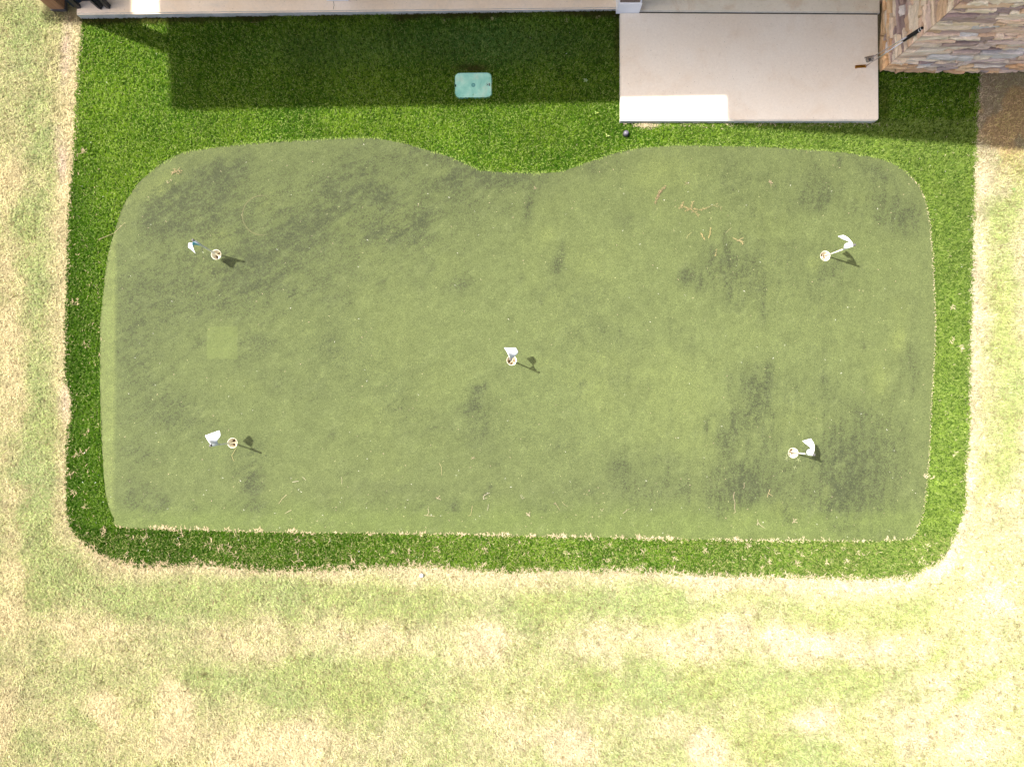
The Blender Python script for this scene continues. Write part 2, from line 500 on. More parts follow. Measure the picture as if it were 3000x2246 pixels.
# lawn: greener (+) and strawier (-) areas
LAWN = [(60, 90, 60, 90, 0, .5), (125, 300, 45, 200, 0, .45), (110, 640, 60, 150, 0, .45), (35, 520, 40, 60, 0, -.35), (110, 860, 38, 110, 0, .35),
        (25, 800, 40, 260, 0, -.4), (25, 1150, 55, 240, 0, -.45), (125, 1100, 38, 110, 0, .3), (118, 1330, 42, 150, 0, .55),
        (50, 1400, 60, 30, 0, .5), (120, 1530, 45, 90, 0, .6), (30, 1560, 45, 120, 0, -.4), (150, 1680, 110, 110, 0, .4),
        (300, 1760, 180, 60, 15, .25), (250, 1850, 150, 60, 20, -.45), (25, 1740, 48, 100, 0, -.45), (160, 1960, 130, 70, 0, .25),
        (680, 1735, 260, 60, 0, .6), (430, 1790, 150, 60, 10, .35), (1150, 1750, 330, 50, 0, .35), (800, 1865, 230, 58, 0, -.5),
        (1160, 1870, 70, 55, 0, -.35), (1450, 1860, 60, 50, 0, -.35), (610, 1980, 180, 60, 0, .45), (900, 2000, 280, 70, 0, .5),
        (310, 2080, 60, 55, 0, -.55), (505, 2080, 62, 110, 0, -.65), (450, 1980, 60, 50, 35, -.35), (400, 2150, 130, 80, 0, -.3), (440, 2100, 35, 50, 0, .35), (240, 2110, 40, 50, -30, .4),
        (30, 2090, 48, 150, 0, -.5), (100, 2190, 60, 60, 0, .2), (800, 2200, 250, 95, 0, -.6), (1230, 2010, 230, 90, 0, .35), (1400, 2170, 130, 50, 20, .1),
        (1170, 2180, 80, 60, 0, -.25), (1480, 2150, 60, 50, 0, -.4), (1700, 1760, 230, 60, 0, .35), (1950, 1756, 80, 45, 0, .6), (2150, 1775, 160, 45, 0, .35),
        (2500, 1780, 200, 40, 0, .25), (2700, 1750, 60, 90, 40, .35), (1750, 1880, 120, 60, 0, -.45), (2050, 1870, 130, 50, 0, -.3), (2400, 1890, 260, 60, 0, -.5), (2180, 1910, 60, 40, 0, .3),
        (1850, 2010, 260, 70, 0, .4), (1950, 2070, 90, 30, 20, .3), (2360, 2010, 300, 70, 0, .5), (2290, 2080, 60, 30, 0, .4), (2560, 2000, 90, 50, 0, .3), (1520, 2030, 70, 80, 0, .2),
        (1670, 2190, 95, 60, 0, -.6), (2070, 2185, 62, 60, 0, -.65), (1960, 2110, 70, 40, 0, -.35), (2380, 2105, 60, 32, 0, -.6), (2480, 2135, 30, 20, 0, -.4), (2250, 2190, 180, 50, 0, .3),
        (2700, 2120, 160, 130, 0, -.5), (2850, 2020, 110, 22, -38, .6), (2750, 1920, 120, 22, -28, .45), (2900, 1800, 130, 110, 0, -.35), (2900, 2170, 120, 60, 0, -.4),
        (2930, 800, 42, 200, 0, .35), (2950, 1080, 48, 170, 0, .45), (2930, 1330, 60, 110, 0, .3), (2985, 1400, 35, 170, 0, -.3), (2990, 900, 25, 120, 0, -.3),
        (2960, 620, 50, 60, 0, .45), (2900, 520, 60, 50, 0, -.3), (2985, 560, 30, 50, 0, .2), (2700, 1640, 90, 60, 0, -.2)]
TURF_A = np.asarray(TURF, float)
CRISP = [(505, 2095, 66, 105, 0, -.30), (850, 2235, 235, 125, 0, -.32), (2072, 2190, 58, 62, 0, -.40), (1675, 2200, 85, 66, 0, -.32), (1060, 1872, 520, 54, 0, -.16), (2050, 1878, 480, 52, 0, -.16),
         (30, 1200, 46, 330, 0, -.16), (30, 1900, 44, 340, 0, -.12), (2382, 2103, 56, 28, 0, -.3), (1445, 1870, 40, 55, 0, -.25), (118, 1300, 42, 420, 0, .12), (1000, 1760, 800, 50, 0, .10),
         (1954, 1760, 60, 40, 0, .25), (310, 2075, 52, 48, 0, -.25), (2800, 2060, 150, 16, -38, .3), (560, 1995, 40, 40, 0, .15), (1080, 2080, 60, 60, 0, .12), (1750, 1992, 120, 40, 0, .12)]
def crisp(px, py):
    wx = px + 14 * (fbm(px / 263., py / 263., 14, 711, 3) - .5); wy = py + 14 * (fbm(px / 263., py / 263., 14, 733, 3) - .5)
    s = np.zeros(px.shape)
    for cx, cy, rx, ry, ang, amp in CRISP:
        a = math.radians(ang); dx = wx - cx; dy = wy - cy
        u = (dx * math.cos(a) + dy * math.sin(a)) / rx; v = (-dx * math.sin(a) + dy * math.cos(a)) / ry
        s += amp * np.clip((1.0 - np.sqrt(u * u + v * v)) * min(rx, ry) / 9.0 + .5, 0, 1)
    return s
def lawn_green(px, py, x, y, dT):
    n = fbm(x, y, 1.1, 3, 5); n2 = fbm(x, y, 5.0, 31, 4)
    g = 0.60 + (n - 0.5) * 0.85 + (n2 - 0.5) * 0.9
    g = g + 0.92 * blobs(px, py, LAWN, 110.0) + .9 * crisp(px, py)
    ring = np.exp(-(dT / (22.0 + 46.0 * fbm(x, y, 1.3, 17, 3))) ** 2.2)
    g = g - 0.75 * ring * (0.75 + 1.2 * (n2 - 0.5))
    return np.clip(g, 0, 1)
def lawn_colour(px, py, x, y, dT):
    g = lawn_green(px, py, x, y, dT)[:, None]
    e = np.clip(px / 3000.0, 0, 1)[:, None]  # paleness towards the right: sun glare put into the lawn colour
    tn = fbm(x, y, 2.5, 77, 3)[:, None]
    straw = (1 - e) * np.array([.372, .328, .176]) + e * np.array([.450, .415, .275])
    straw = straw * (0.82 + 0.36 * tn)
    hue = fbm(x, y, 1.7, 91, 3)[:, None]
    gr = (1 - hue) * np.array([.280, .288, .092]) + hue * np.array([.262, .290, .106])
    gr = gr * (0.9 + 0.25 * e) * np.array([1, 1, 1.3])
    c = straw * (1 - g) + gr * g
    # bare soil by the house corner and a pinkish dirt strip beside the turf
    soil = blobs(px, py, [(2960, 330, 120, 150, 0, 1.4), (2900, 240, 60, 60, 0, .6)])
    soil = np.clip(soil * (0.55 + 0.9 * fbm(x, y, 4, 55, 4)), 0, 1)[:, None]
    oc = (fbm(x, y, 3.5, 66, 3)[:, None] > .56)
    sc = np.where(oc, np.array([.40, .27, .14]), np.array([.30, .24, .16]))
    c = c * (1 - .8 * soil) + sc * .8 * soil
    dirt = blobs(px, py, [(195, 150, 16, 100, 4, .7), (184, 480, 13, 70, 3, .7), (170, 420, 14, 60, 0, .4), (192, 1180, 20, 60, 0, .6)])
    dirt = np.clip(dirt * (0.4 + fbm(x, y, 9, 8, 3)), 0, .8)[:, None]
    c = c * (1 - dirt) + np.array([.42, .33, .26]) * dirt
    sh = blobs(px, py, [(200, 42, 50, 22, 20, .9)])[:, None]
    c = c * (1 - .6 * np.clip(sh, 0, 1)) + np.array([.12, .085, .05]) * .6 * np.clip(sh, 0, 1)  # post's shade painted into the brown soil at its foot
    return c, g[:, 0]

# ------------------------------------------------------------------ ground sheet (reaches the horizon)
def axis(lo, hi, step, far):
    a = np.arange(lo, hi + step / 2, step)
    o = [hi + 0.5, hi + 2, hi + 6, hi + 20, hi + 70, far]; i = [lo - v + hi for v in o]
    return np.concatenate([np.array(sorted(-abs(v) + (lo + hi) * 0 if True else v for v in [lo - 0.5, lo - 2, lo - 6, lo - 20, lo - 70, -far])), a, np.array(o)])
gx = axis(-6.4, 6.4, 0.035, 400.0); gy = axis(-5.0, 5.0, 0.035, 400.0)
X, Y = np.meshgrid(gx, gy, indexing='ij')
nx, ny = X.shape
x = X.ravel(); y = Y.ravel()
px, py = to_px(x, y)
near = (np.abs(x) < 12) & (np.abs(y) < 12)
pxc = np.clip(px, -1500, 4500); pyc = np.clip(py, -1500, 4000)
dT = dist_poly(pxc, pyc, TURF_A)
inT = inside(px, py, TURF_A)
c, g_ = lawn_colour(pxc, pyc, x, y, np.where(inT, 0, dT))
c = c * np.array([0.60, 0.58, 0.56])
z = (fbm(x, y, 6, 5, 3) - 0.5) * 0.008 * near
z = np.where(near & (dT < 14), z * 0.2, z)
idx = np.arange(nx * ny).reshape(nx, ny)
q = np.stack([idx[:-1, :-1], idx[1:, :-1], idx[1:, 1:], idx[:-1, 1:]], -1).reshape(-1, 4)
deep = inT & (dT > 22)
keep = ~deep[q].all(1)
q = q[keep]
ground = big_mesh('ground', np.stack([x, y, z], 1), q.ravel(), np.arange(len(q)) * 4, np.full(len(q), 4), M_SOIL, c, smooth=True)
tag(ground, 'dry patchy bermuda lawn around the putting green', kind='structure')

# ------------------------------------------------------------------ turf backing and putting surface (constrained triangulation)
def cdt(outer, holes, step, keep_fn):
    pts = [tuple(p) for p in outer]; edges = [(i, (i + 1) % len(outer)) for i in range(len(outer))]
    for h in holes:
        b = len(pts); pts += [tuple(p) for p in h]; edges += [(b + i, b + (i + 1) % len(h)) for i in range(len(h))]
    o = np.asarray(outer)
    ax = np.arange(o[:, 0].min(), o[:, 0].max(), step); ay = np.arange(o[:, 1].min(), o[:, 1].max(), step)
    A, B = np.meshgrid(ax, ay, indexing='ij'); A = A.ravel() + rng.uniform(-.1, .1, A.size) * step; B = B.ravel() + rng.uniform(-.1, .1, B.size) * step
    ok = inside(A, B, o) & (dist_poly(A, B, o) > step * .5)
    for h in holes:
        h = np.asarray(h); ok &= ~inside(A, B, h) & (dist_poly(A, B, h) > step * .4)
    pts += list(zip(A[ok].tolist(), B[ok].tolist()))
    vs, es, fs, *_ = delaunay_2d_cdt([Vector(p) for p in pts], edges, [], 0, 1e-6)
    V = np.array([(v.x, v.y) for v in vs]); Fa = np.array(fs)
    cen = V[Fa].mean(1)
    ok = inside(cen[:, 0], cen[:, 1], o)
    for h in holes: ok &= ~inside(cen[:, 0], cen[:, 1], np.asarray(h))
    return V, Fa[ok]
def inset(poly, d):
    p = np.asarray(poly, float); o = []
    n = len(p); area = 0.5 * np.sum(p[:, 0] * np.roll(p[:, 1], -1) - p[:, 1] * np.roll(p[:, 0], -1))
    for i in range(n):
        e = p[(i + 1) % n] - p[i - 1]; e /= np.hypot(*e) + 1e-9
        nrm = np.array([-e[1], e[0]]) * (1 if area > 0 else -1)
        o.append(p[i] + nrm * d)
    return np.array(o)
CUPS = [(634, 746), (2417, 750), (682, 1297), (2323, 1326), (1499, 1055.5)]
CUP_R = 0.0545
cupxy = [Q(*c_) for c_ in CUPS]
gw = to_world(GREEN_S)
holes = [[(c_.x + CUP_R * math.cos(a), c_.y + CUP_R * math.sin(a)) for a in np.linspace(0, 2 * math.pi, 28, endpoint=False)] for c_ in cupxy]
V, Fa = cdt(gw, holes, 0.05, None)
gpx, gpy = to_px(V[:, 0], V[:, 1])
STAIN = [(600, 545, 105, 42, -28, .75), (650, 515, 40, 26, -20, .5), (497, 615, 70, 50, 0, .45), (443, 645, 50, 45, 0, .3), (590, 640, 100, 40, 0, .4), (560, 575, 60, 30, -20, .4),
         (965, 618, 60, 22, -28, .55), (905, 650, 60, 22, -30, .55), (870, 700, 60, 35, -10, .5), (960, 547, 30, 22, 0, .45), (1051, 578, 38, 24, 0, .6), (1030, 500, 70, 40, 0, .25),
         (1134, 597, 34, 30, 30, .55), (1236, 648, 50, 22, -50, .5), (1180, 690, 60, 30, 0, .3), (1098, 683, 24, 18, 0, .5), (1322, 524, 32, 16, -15, .65), (1415, 508, 26, 10, 20, .6), (1480, 522, 95, 22, 0, .5),
         (1380, 580, 120, 60, 0, .15), (1547, 610, 12, 34, 5, .55), (1645, 752, 9, 40, 8, .6), (1640, 790, 18, 14, 0, .4), (1522, 816, 7, 18, 15, .55), (1590, 868, 5, 46, 40, .6), (1348, 833, 26, 20, -30, .45),
         (1265, 790, 12, 20, 20, .4), (1116, 829, 12, 16, 30, .6), (1823, 648, 26, 20, 0, .35), (1640, 450, 60, 16, -15, .3), (1750, 490, 60, 30, -15, .25), (1250, 440, 50, 12, 20, .3), (1350, 480, 60, 14, 25, .35),
         (700, 760, 130, 60, 0, .22), (800, 830, 160, 60, 0, .2), (690, 830, 30, 26, 0, .35), (560, 860, 180, 70, 0, .18), (853, 858, 12, 8, -30, .6), (890, 790, 26, 8, -20, .45), (960, 812, 10, 7, -40, .5), (440, 900, 100, 140, 0, .18),
         (1500, 480, 10, 10, 0, .0), (2462, 478, 6, 16, 10, .8), (2407, 596, 12, 26, 45, .7), (2570, 590, 40, 30, 0, .3), (2640, 640, 60, 50, 20, .4), (2560, 500, 60, 25, 30, .35), (2350, 600, 40, 30, 0, .3), (2390, 540, 90, 60, 0, .18),
         (2088, 770, 14, 36, 0, .4), (2132, 765, 12, 34, 0, .4), (2010, 812, 26, 22, 0, .5), (2052, 835, 10, 30, 0, .45), (2161, 830, 80, 45, 0, .22), (2118, 692, 8, 20, 0, .6), (2233, 905, 8, 40, 0, .35), (2469, 882, 7, 20, 10, .6),
         (2400, 918, 6, 18, 0, .45), (2433, 795, 40, 34, 0, .3), (2300, 880, 160, 70, 0, .08),
         (745, 1012, 42, 36, 0, .35), (388, 1030, 50, 90, 0, .25), (440, 1200, 110, 90, 0, .2), (515, 1200, 70, 40, 0, .2), (400, 1330, 70, 24, 0, .3), (979, 1272, 8, 16, 35, .65), (588, 1002, 12, 8, -40, .5), (1037, 1038, 10, 6, -30, .4),
         (740, 1425, 28, 30, 0, .45), (760, 1480, 26, 24, 0, .35), (480, 1470, 40, 20, 0, .3), (570, 1490, 26, 16, 0, .3), (960, 1030, 120, 50, 0, .12), (420, 1450, 60, 50, 0, .15),
         (1399, 1142, 18, 16, 0, .75), (1420, 1125, 8, 16, 20, .8), (1388, 1182, 20, 26, 15, .5), (1400, 1230, 40, 70, 12, .22), (1428, 1230, 6, 22, 12, .7), (1420, 1268, 6, 18, 10, .4), (1707, 1128, 8, 16, 25, .65), (1700, 1160, 8, 14, 20, .3),
         (1631, 1317, 9, 18, 20, .45), (1428, 1434, 8, 24, 35, .6), (1330, 1487, 12, 22, 5, .55), (1819, 1371, 24, 30, 0, .4), (1160, 1202, 20, 26, 30, .3), (1170, 1339, 6, 18, 20, .4), (1352, 1200, 8, 10, 0, .4), (1376, 1300, 10, 8, 0, .4),
         (1450, 1330, 40, 120, 10, .12), (1870, 1440, 90, 60, 0, .18), (1300, 1500, 80, 30, 0, .15),
         (2248, 1150, 8, 52, 0, .5), (2215, 1130, 45, 60, 0, .35), (2194, 1197, 10, 22, 0, .6), (2150, 1238, 7, 36, 3, .85), (2136, 1288, 20, 30, 0, .6), (2078, 1250, 7, 24, 0, .5), (2200, 1240, 60, 60, 0, .3), (2411, 1106, 8, 18, -5, .65),
         (2509, 1196, 6, 18, -10, .6), (2532, 1215, 6, 20, 0, .45), (2530, 1290, 120, 90, 0, .28), (2447, 1407, 16, 22, 0, .65), (2484, 1398, 14, 14, 0, .6), (2200, 1440, 70, 40, 0, .5), (2175, 1370, 9, 22, 0, .45), (2150, 1400, 80, 60, 0, .22),
         (2114, 1512, 36, 22, 0, .55), (2306, 1520, 34, 12, 0, .45), (2451, 1455, 70, 50, 0, .4), (2469, 1528, 50, 34, 0, .5), (2600, 1560, 60, 18, 0, .35), (2560, 1450, 90, 70, 0, .28), (2500, 1350, 60, 50, 0, .35), (2668, 1055, 30, 45, 0, .3), (2530, 1010, 24, 14, 0, .3),
         (2526, 1022, 6, 10, 0, .5), (2080, 1420, 70, 60, 0, .2), (2370, 1340, 60, 50, 0, .15)]
LIGHT = [(470, 545, 60, 30, -40, .7), (400, 560, 40, 30, -50, .5), (640, 690, 40, 26, -20, .7), (800, 590, 40, 36, 0, .5), (560, 440, 60, 14, 0, .3), (1602, 688, 22, 20, 0, .55), (640, 1000, 1, 1, 0, 0),
         (2389, 772, 24, 24, 0, .7), (2541, 579, 34, 22, 0, .5), (2632, 1000, 26, 40, 0, .8), (2640, 900, 30, 50, 0, .35), (2290, 1490, 44, 26, 0, .8), (2170, 1520, 30, 26, 0, .7), (2420, 1440, 36, 24, 0, .5), (2400, 1480, 30, 14, 0, .6), (2510, 1530, 26, 16, 0, .5),
         (2010, 510, 90, 50, 0, .35), (1900, 500, 60, 50, 0, .35), (1170, 640, 60, 40, -30, .3), (1080, 740, 60, 50, 0, .25), (1960, 1150, 110, 160, 0, .35), (1750, 1100, 160, 100, 0, .25), (1600, 1060, 40, 30, 0, .25), (2580, 1120, 30, 60, 0, .5), (2600, 1250, 24, 60, 0, .4),
         (700, 1130, 90, 40, 0, .3), (640, 1225, 40, 20, 0, .3), (630, 790, 50, 20, 0, .3), (870, 1150, 80, 60, 0, .2), (2330, 1230, 80, 50, 0, .25), (2220, 650, 80, 60, 0, .2)]
def stain_of(a, b, x, y):
    s = 0.88 * blobs(a, b, STAIN, 24.0) + 0.42 * blobs(a, b, [(c0, c1, c2 * 1.7, c3 * 1.7, c4, c5) for c0, c1, c2, c3, c4, c5 in STAIN if c2 * c3 > 300], 70.0)
    s = s + np.clip(fbm(x, y, 2.2, 12, 4) - 0.5, 0, 1) * 0.9 + 0.03 + .24 * blobs(a, b, [(1020, 620, 460, 230, -8, 1.0), (600, 760, 260, 260, 0, .6), (2450, 1350, 260, 220, 0, .5)], 60.0)
    # mats pushed together: slightly different lots along the seams
    s = s * np.where((a < 339) | (b > 1500), 0.45, 1.0)
    s = np.where((a < 339), s * .3, s)
    return np.clip(s, 0, 0.95)
stn = stain_of(gpx, gpy, V[:, 0], V[:, 1])
li = np.clip(blobs(gpx, gpy, LIGHT) + (fbm(V[:, 0], V[:, 1], 1.6, 44, 4) - 0.5) * 0.9, 0, 1)[:, None]
rect = ((gpx > 606) & (gpx < 697) & (gpy > 956) & (gpy < 1052))[:, None] * 1.0
li = np.clip(li * .8 , 0, 1)
b0 = np.array([.057, .074, .029]); b1 = np.array([.079, .100, .034])
gc = b0 * (1 - li) + b1 * li
lo = np.clip((gpy - 1440) / 80.0, 0, 1)[:, None]
gc = gc * (1 - .5 * lo) + np.array([.066, .094, .026]) * .5 * lo
le = ((gpx < 339)[:, None]) * 1.0
gc = gc * (1 - .6 * le) + np.array([.088, .112, .040]) * .6 * le
rt = np.clip((gpx - 1500) / 1200.0, 0, 1)[:, None]
gc = gc * (1 + .10 * np.clip(blobs(gpx, gpy, [(1850, 1080, 650, 380, 20, 1.0)]), 0, 1))[:, None]
gc = gc * np.array([1.16, 1.11, 1.00]) * (1 + .12 * rt)
# slightly cushioned surface
gz = 0.006 + 0.010 * (fbm(V[:, 0], V[:, 1], 0.9, 71, 3) - .3) * np.clip(dist_poly(V[:, 0], V[:, 1], gw) / .3, 0, 1)
for c_ in cupxy:
    d_ = np.hypot(V[:, 0] - c_.x, V[:, 1] - c_.y)
    gz = np.where(d_ < .25, 0.007 * (1 - d_ / .25) + gz * d_ / .25, gz)
green = big_mesh('putting_green', np.column_stack([V, gz]), Fa.ravel(), np.arange(len(Fa)) * 3, np.full(len(Fa), 3), M_GREEN, gc, {'stain': stn}, smooth=True)
tag(green, 'kidney shaped artificial putting green with dark grime patches', kind='structure')

tw = to_world(TURF)
V, Fa = cdt(tw, [inset(gw, 0.03)], 0.12, None)
bk = big_mesh('turf_ground', np.column_stack([V, np.full(len(V), 0.002)]), Fa.ravel(), np.arange(len(Fa)) * 3, np.full(len(Fa), 3), M_TBACK)
tag(bk, 'backing of the deep green artificial turf border', kind='structure')

# ------------------------------------------------------------------ blades
def blades(name, x, y, z0, L, W, head, tilt, bend, col, mat, label, tipcol=None, mid=0.5):
    n = len(x)
    dx = np.cos(head); dy = np.sin(head); sx = -dy; sy = dx
    h1 = np.sin(tilt) * L * mid; r1 = np.cos(tilt) * L * mid
    t2 = tilt - bend
    h2 = h1 + np.sin(t2) * L * (1 - mid); r2 = r1 + np.cos(t2) * L * (1 - mid)
    h2 = np.maximum(h2, 0.001)
    P = np.zeros((n, 5, 3), 'f')
    hw = W / 2
    P[:, 0] = np.stack([x - sx * hw * .7, y - sy * hw * .7, z0], 1)
    P[:, 1] = np.stack([x + sx * hw * .7, y + sy * hw * .7, z0], 1)
    mx_, my_ = x + dx * r1, y + dy * r1
    P[:, 2] = np.stack([mx_ - sx * hw, my_ - sy * hw, z0 + h1], 1)
    P[:, 3] = np.stack([mx_ + sx * hw, my_ + sy * hw, z0 + h1], 1)
    P[:, 4] = np.stack([x + dx * r2, y + dy * r2, z0 + h2], 1)
    base = (np.arange(n) * 5)[:, None]
    lp = np.concatenate([base + np.array([0, 1, 3, 2]), base + np.array([2, 3, 4])], 1).ravel()
    st = (np.arange(n) * 7)[:, None] + np.array([0, 4])
    tot = np.tile([4, 3], n)
    C5 = np.repeat(col[:, None, :], 5, 1)
    o = big_mesh(name, P.reshape(-1, 3), lp, st.ravel(), tot, mat, C5.reshape(-1, 3))
    tag(o, label, kind='stuff')
    return o

slab_x0, slab_y0, slab_x1, slab_y1 = SLAB_RECT
def scatter(n, x0, x1, y0, y1):
    return rng.uniform(x0, x1, n), rng.uniform(y0, y1, n)
gxlo, gyhi = G(-60, -60); gxhi, gylo = G(3060, 2310)
# artificial turf fibres
bx0, by0 = tw.min(0); bx1, by1 = tw.max(0)
DEN = 15000
x, y = scatter(int((bx1 - bx0) * (by1 - by0) * DEN), bx0 - .02, bx1 + .02, by0 - .02, by1 + .02)
px, py = to_px(x, y)
wob = (vnoise(x, y, 22, 5) - .5) * 7
ok = inside(px + wob, py + wob, TURF_A)
ok &= ~inside(px, py, GREEN_S)
ok &= ~((px > slab_x0 - 1) & (px < slab_x1 + 1) & (py < slab_y1 + 2))
# patio covers the top edge
ok &= py > (57 - (px - 240) * 0.0155)
ok &= ~((px > 2575) & (py < 218))
# valve box opening
ok &= ~((px > 1336 + rng.normal(0, 1.5, len(px))) & (px < 1437 + rng.normal(0, 1.5, len(px))) & (py > 215 + rng.normal(0, 1.5, len(px))) & (py < 283 + rng.normal(0, 2.0, len(px))))
x, y, px, py = x[ok], y[ok], px[ok], py[ok]
n = len(x)
hd = 2 * math.pi * (1.6 * vnoise(x, y, 28, 101) + 0.5 * vnoise(x, y, 70, 103)) + rng.normal(0, .6, n)
r = rng.random(n)
tone = fbm(x, y, 1.4, 61, 4) * .6 + fbm(x, y, 24, 62, 2) * .5
a = np.array([.036, .094, .007]); b = np.array([.130, .215, .018])
k = np.clip((tone - .30) * 1.9 + rng.normal(0, .20, n), 0, 1)[:, None]
col = a * (1 - k) + b * k
ol = (r < .16)[:, None]; col = np.where(ol, np.array([.215, .280, .070]), col)
dk = (r > .86)[:, None]; col = np.where(dk, np.array([.014, .055, .001]), col)
# bluish tone of the shade by the patio, painted into the fibres
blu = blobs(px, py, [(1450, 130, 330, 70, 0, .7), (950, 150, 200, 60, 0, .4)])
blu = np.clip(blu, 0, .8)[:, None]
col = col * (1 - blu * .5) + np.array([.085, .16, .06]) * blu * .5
# nap shading painted into the fibre colour: darker on the left and lower left
nap_shade = 1.0 - .46 * np.clip((330 - px) / 110, 0, 1) * np.clip((py - 330) / 250, 0, 1) - .42 * np.clip((py - 1530) / 30, 0, 1) * np.clip((1500 - px) / 900, 0, 1) * np.clip((px - 180) / 60, 0, 1) - .10 * (py > 1540)
nap_shade = np.clip(nap_shade - .05, .34, 1)[:, None]
col = np.stack([col[:, 0] * nap_shade[:, 0] ** 1.35, col[:, 1] * nap_shade[:, 0], col[:, 2] * nap_shade[:, 0] ** 1.35], 1)
col = col * (0.74 + .52 * fbm(x, y, 1.9, 333, 4))[:, None]
pal_ = (np.clip((px - 1900) / 700, 0, 1) * (py > 350))[:, None]
col = col * (1 - .30 * pal_) + np.array([.19, .235, .070]) * .30 * pal_
drift = (rng.random(n) < .20 * np.clip((py - 1545) / 30, 0, 1) + .05 * np.clip((300 - px) / 60, 0, 1))[:, None]
col = np.where(drift, np.array([.20, .21, .075]) * rng.uniform(.6, 1.2, n)[:, None], col)
# soiled, matted fibres against the porch slab; soil plus painted shadow behind valve box
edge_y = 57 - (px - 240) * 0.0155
soil_shade = np.clip((16 + 14 * vnoise(x, y, 5, 808) - (py - edge_y)) / 14, 0, 1) * np.clip(vnoise(x, y, 2.2, 809) * 1.6 - .1, 0, 1)
soil_shade = np.clip(soil_shade + blobs(px, py, [(1385, 203, 52, 13, 0, .9), (2590, 300, 14, 60, 0, .5), (1808, 120, 10, 90, 0, .6), (1300, 520, 1, 1, 0, 0)]), 0, .9)[:, None]
col = col * (1 - soil_shade) + np.array([.045, .038, .012]) * soil_shade
L = rng.uniform(.026, .044, n); W = rng.uniform(.0045, .0075, n)
dG = dist_poly(px, py, GREEN_S)
L = np.where(dG < 8, L * .7, L)
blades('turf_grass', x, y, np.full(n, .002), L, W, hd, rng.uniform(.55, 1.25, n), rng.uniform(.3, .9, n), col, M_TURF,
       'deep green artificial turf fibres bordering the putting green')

# lawn blades
x, y = scatter(int((gxhi - gxlo) * (gyhi - gylo) * 8200), float(gxlo), float(gxhi), float(gylo), float(gyhi))
px, py = to_px(x, y)
inT = inside(px, py, TURF_A); dT = dist_poly(px, py, TURF_A)
ok = ~inT | (dT < 10 * vnoise(x, y, 14, 9))
ok &= ~((py < 215) & (px > 2570)) & ~((px > 205) & (py < 58))
ok &= ~((px > 240) & (px < 2600) & (py < 380))
ok &= ~((px > 110) & (px < 235) & (py < 36))
x, y, px, py, dT, inT = x[ok], y[ok], px[ok], py[ok], dT[ok], inT[ok]
n = len(x)
col, g_ = lawn_colour(px, py, x, y, np.where(inT, 0, dT))
isg = rng.random(n) < (g_ * .75)
col = np.where(isg[:, None], col * np.array([.88, 1.0, .74]), col * np.array([1.08, 1.06, 1.06]))
col = col * np.clip(rng.normal(1.0, .17, n), .4, 1.5)[:, None]
br = rng.random(n) < .05
col = np.where(br[:, None], np.array([.16, .10, .05]), col)
clump = fbm(x, y, 20, 205, 2)
col = col * (0.75 + .46 * clump)[:, None]
gap = (vnoise(x, y, 38, 611) > .80) & (vnoise(x, y, 7, 612) > .45)
col = np.where(gap[:, None], col * np.array([.55, .50, .42]), col)
thatch = np.clip((fbm(x, y, 9, 613, 3) - .50) * 3.0, 0, .5)[:, None]
col = col * (1 - thatch * .35)
hd = 2 * math.pi * (1.8 * vnoise(x, y, 20, 111) + vnoise(x, y, 55, 113)) + rng.normal(0, .5, n)
soilm = (px > 2860) & (py < 450)
kp = ~(soilm & (rng.random(n) < .5)) & ~((px > 178) & (px < 216) & (py < 560) & (rng.random(n) < .3))
x, y, hd, col = x[kp], y[kp], hd[kp], col[kp]; n = len(x)
blades('lawn_grass', x, y, np.full(n, .001), rng.uniform(.024, .052, n), rng.uniform(.003, .0062, n), hd,
       rng.uniform(.15, .85, n), rng.uniform(-.1, .5, n), col, M_LAWN, 'short half dry bermuda grass blades of the lawn')

# dry straw tufts along the seams and littering the lower turf strip
sx_, sy_ = [], []
def seg_pts(poly, spacing, jitter, sel=None):
    p = np.asarray(poly, float); o = []
    for i in range(len(p)):
        a, b = p[i], p[(i + 1) % len(p)]
        Ls = np.hypot(*(b - a)); m = max(1, int(Ls / spacing))
        for k in range(m):
            q_ = a + (b - a) * (k + rng.random()) / m
            if sel is None or sel(q_): o.append(q_ + rng.normal(0, jitter, 2))
    return np.array(o)
tufts = []      # px, py, count, length m, up-bias
low = seg_pts(GREEN_S, 5, 1.3, lambda q_: q_[1] > 1538 and q_[0] < 2660)
nz = vnoise(low[:, 0], low[:, 1] * 0, 0.03, 301)
for p_, v in zip(low, nz):
    m = rng.random()
    big_t = v > .62 and m < .55
    tufts.append((p_[0], p_[1], 4 if big_t else (2 if m < .75 else 0), .026 if big_t else .013, .15))
for xx in [(350, 8), (455, 12), (488, 16), (520, 10), (582, 16), (600, 9), (680, 8), (755, 11), (855, 16), (1165, 8), (1232, 14), (1290, 9), (1353, 12), (1400, 10), (1440, 9), (1478, 12), (1560, 12), (1635, 13), (1650, 14), (1680, 10), (1720, 15), (1815, 18), (1880, 16), (1910, 14), (1942, 17), (1968, 18), (2150, 13), (2266, 17), (2330, 10), (2350, 9), (2410, 8), (2610, 9)]:
    yy = np.interp(xx[0], [354, 1000, 1500, 1850, 2258, 2654], [1543, 1561, 1568, 1575, 1582, 1580])
    for j in range(int(xx[1] * rng.uniform(.25, .7))):
        tufts.append((xx[0] + rng.normal(0, 9), yy + rng.normal(-1, 2.0), 3, rng.uniform(.025, .045), .5))
rt_e = seg_pts(GREEN_S, 4, 0.8, lambda q_: q_[0] > 2650)
for p_ in rt_e: tufts.append((p_[0], p_[1], 2, .014, 0))
tp_e = seg_pts(GREEN_S, 9, 1.5, lambda q_: q_[1] < 520)
top_tufts = [(p_[0], p_[1] - 3) for p_ in tp_e]
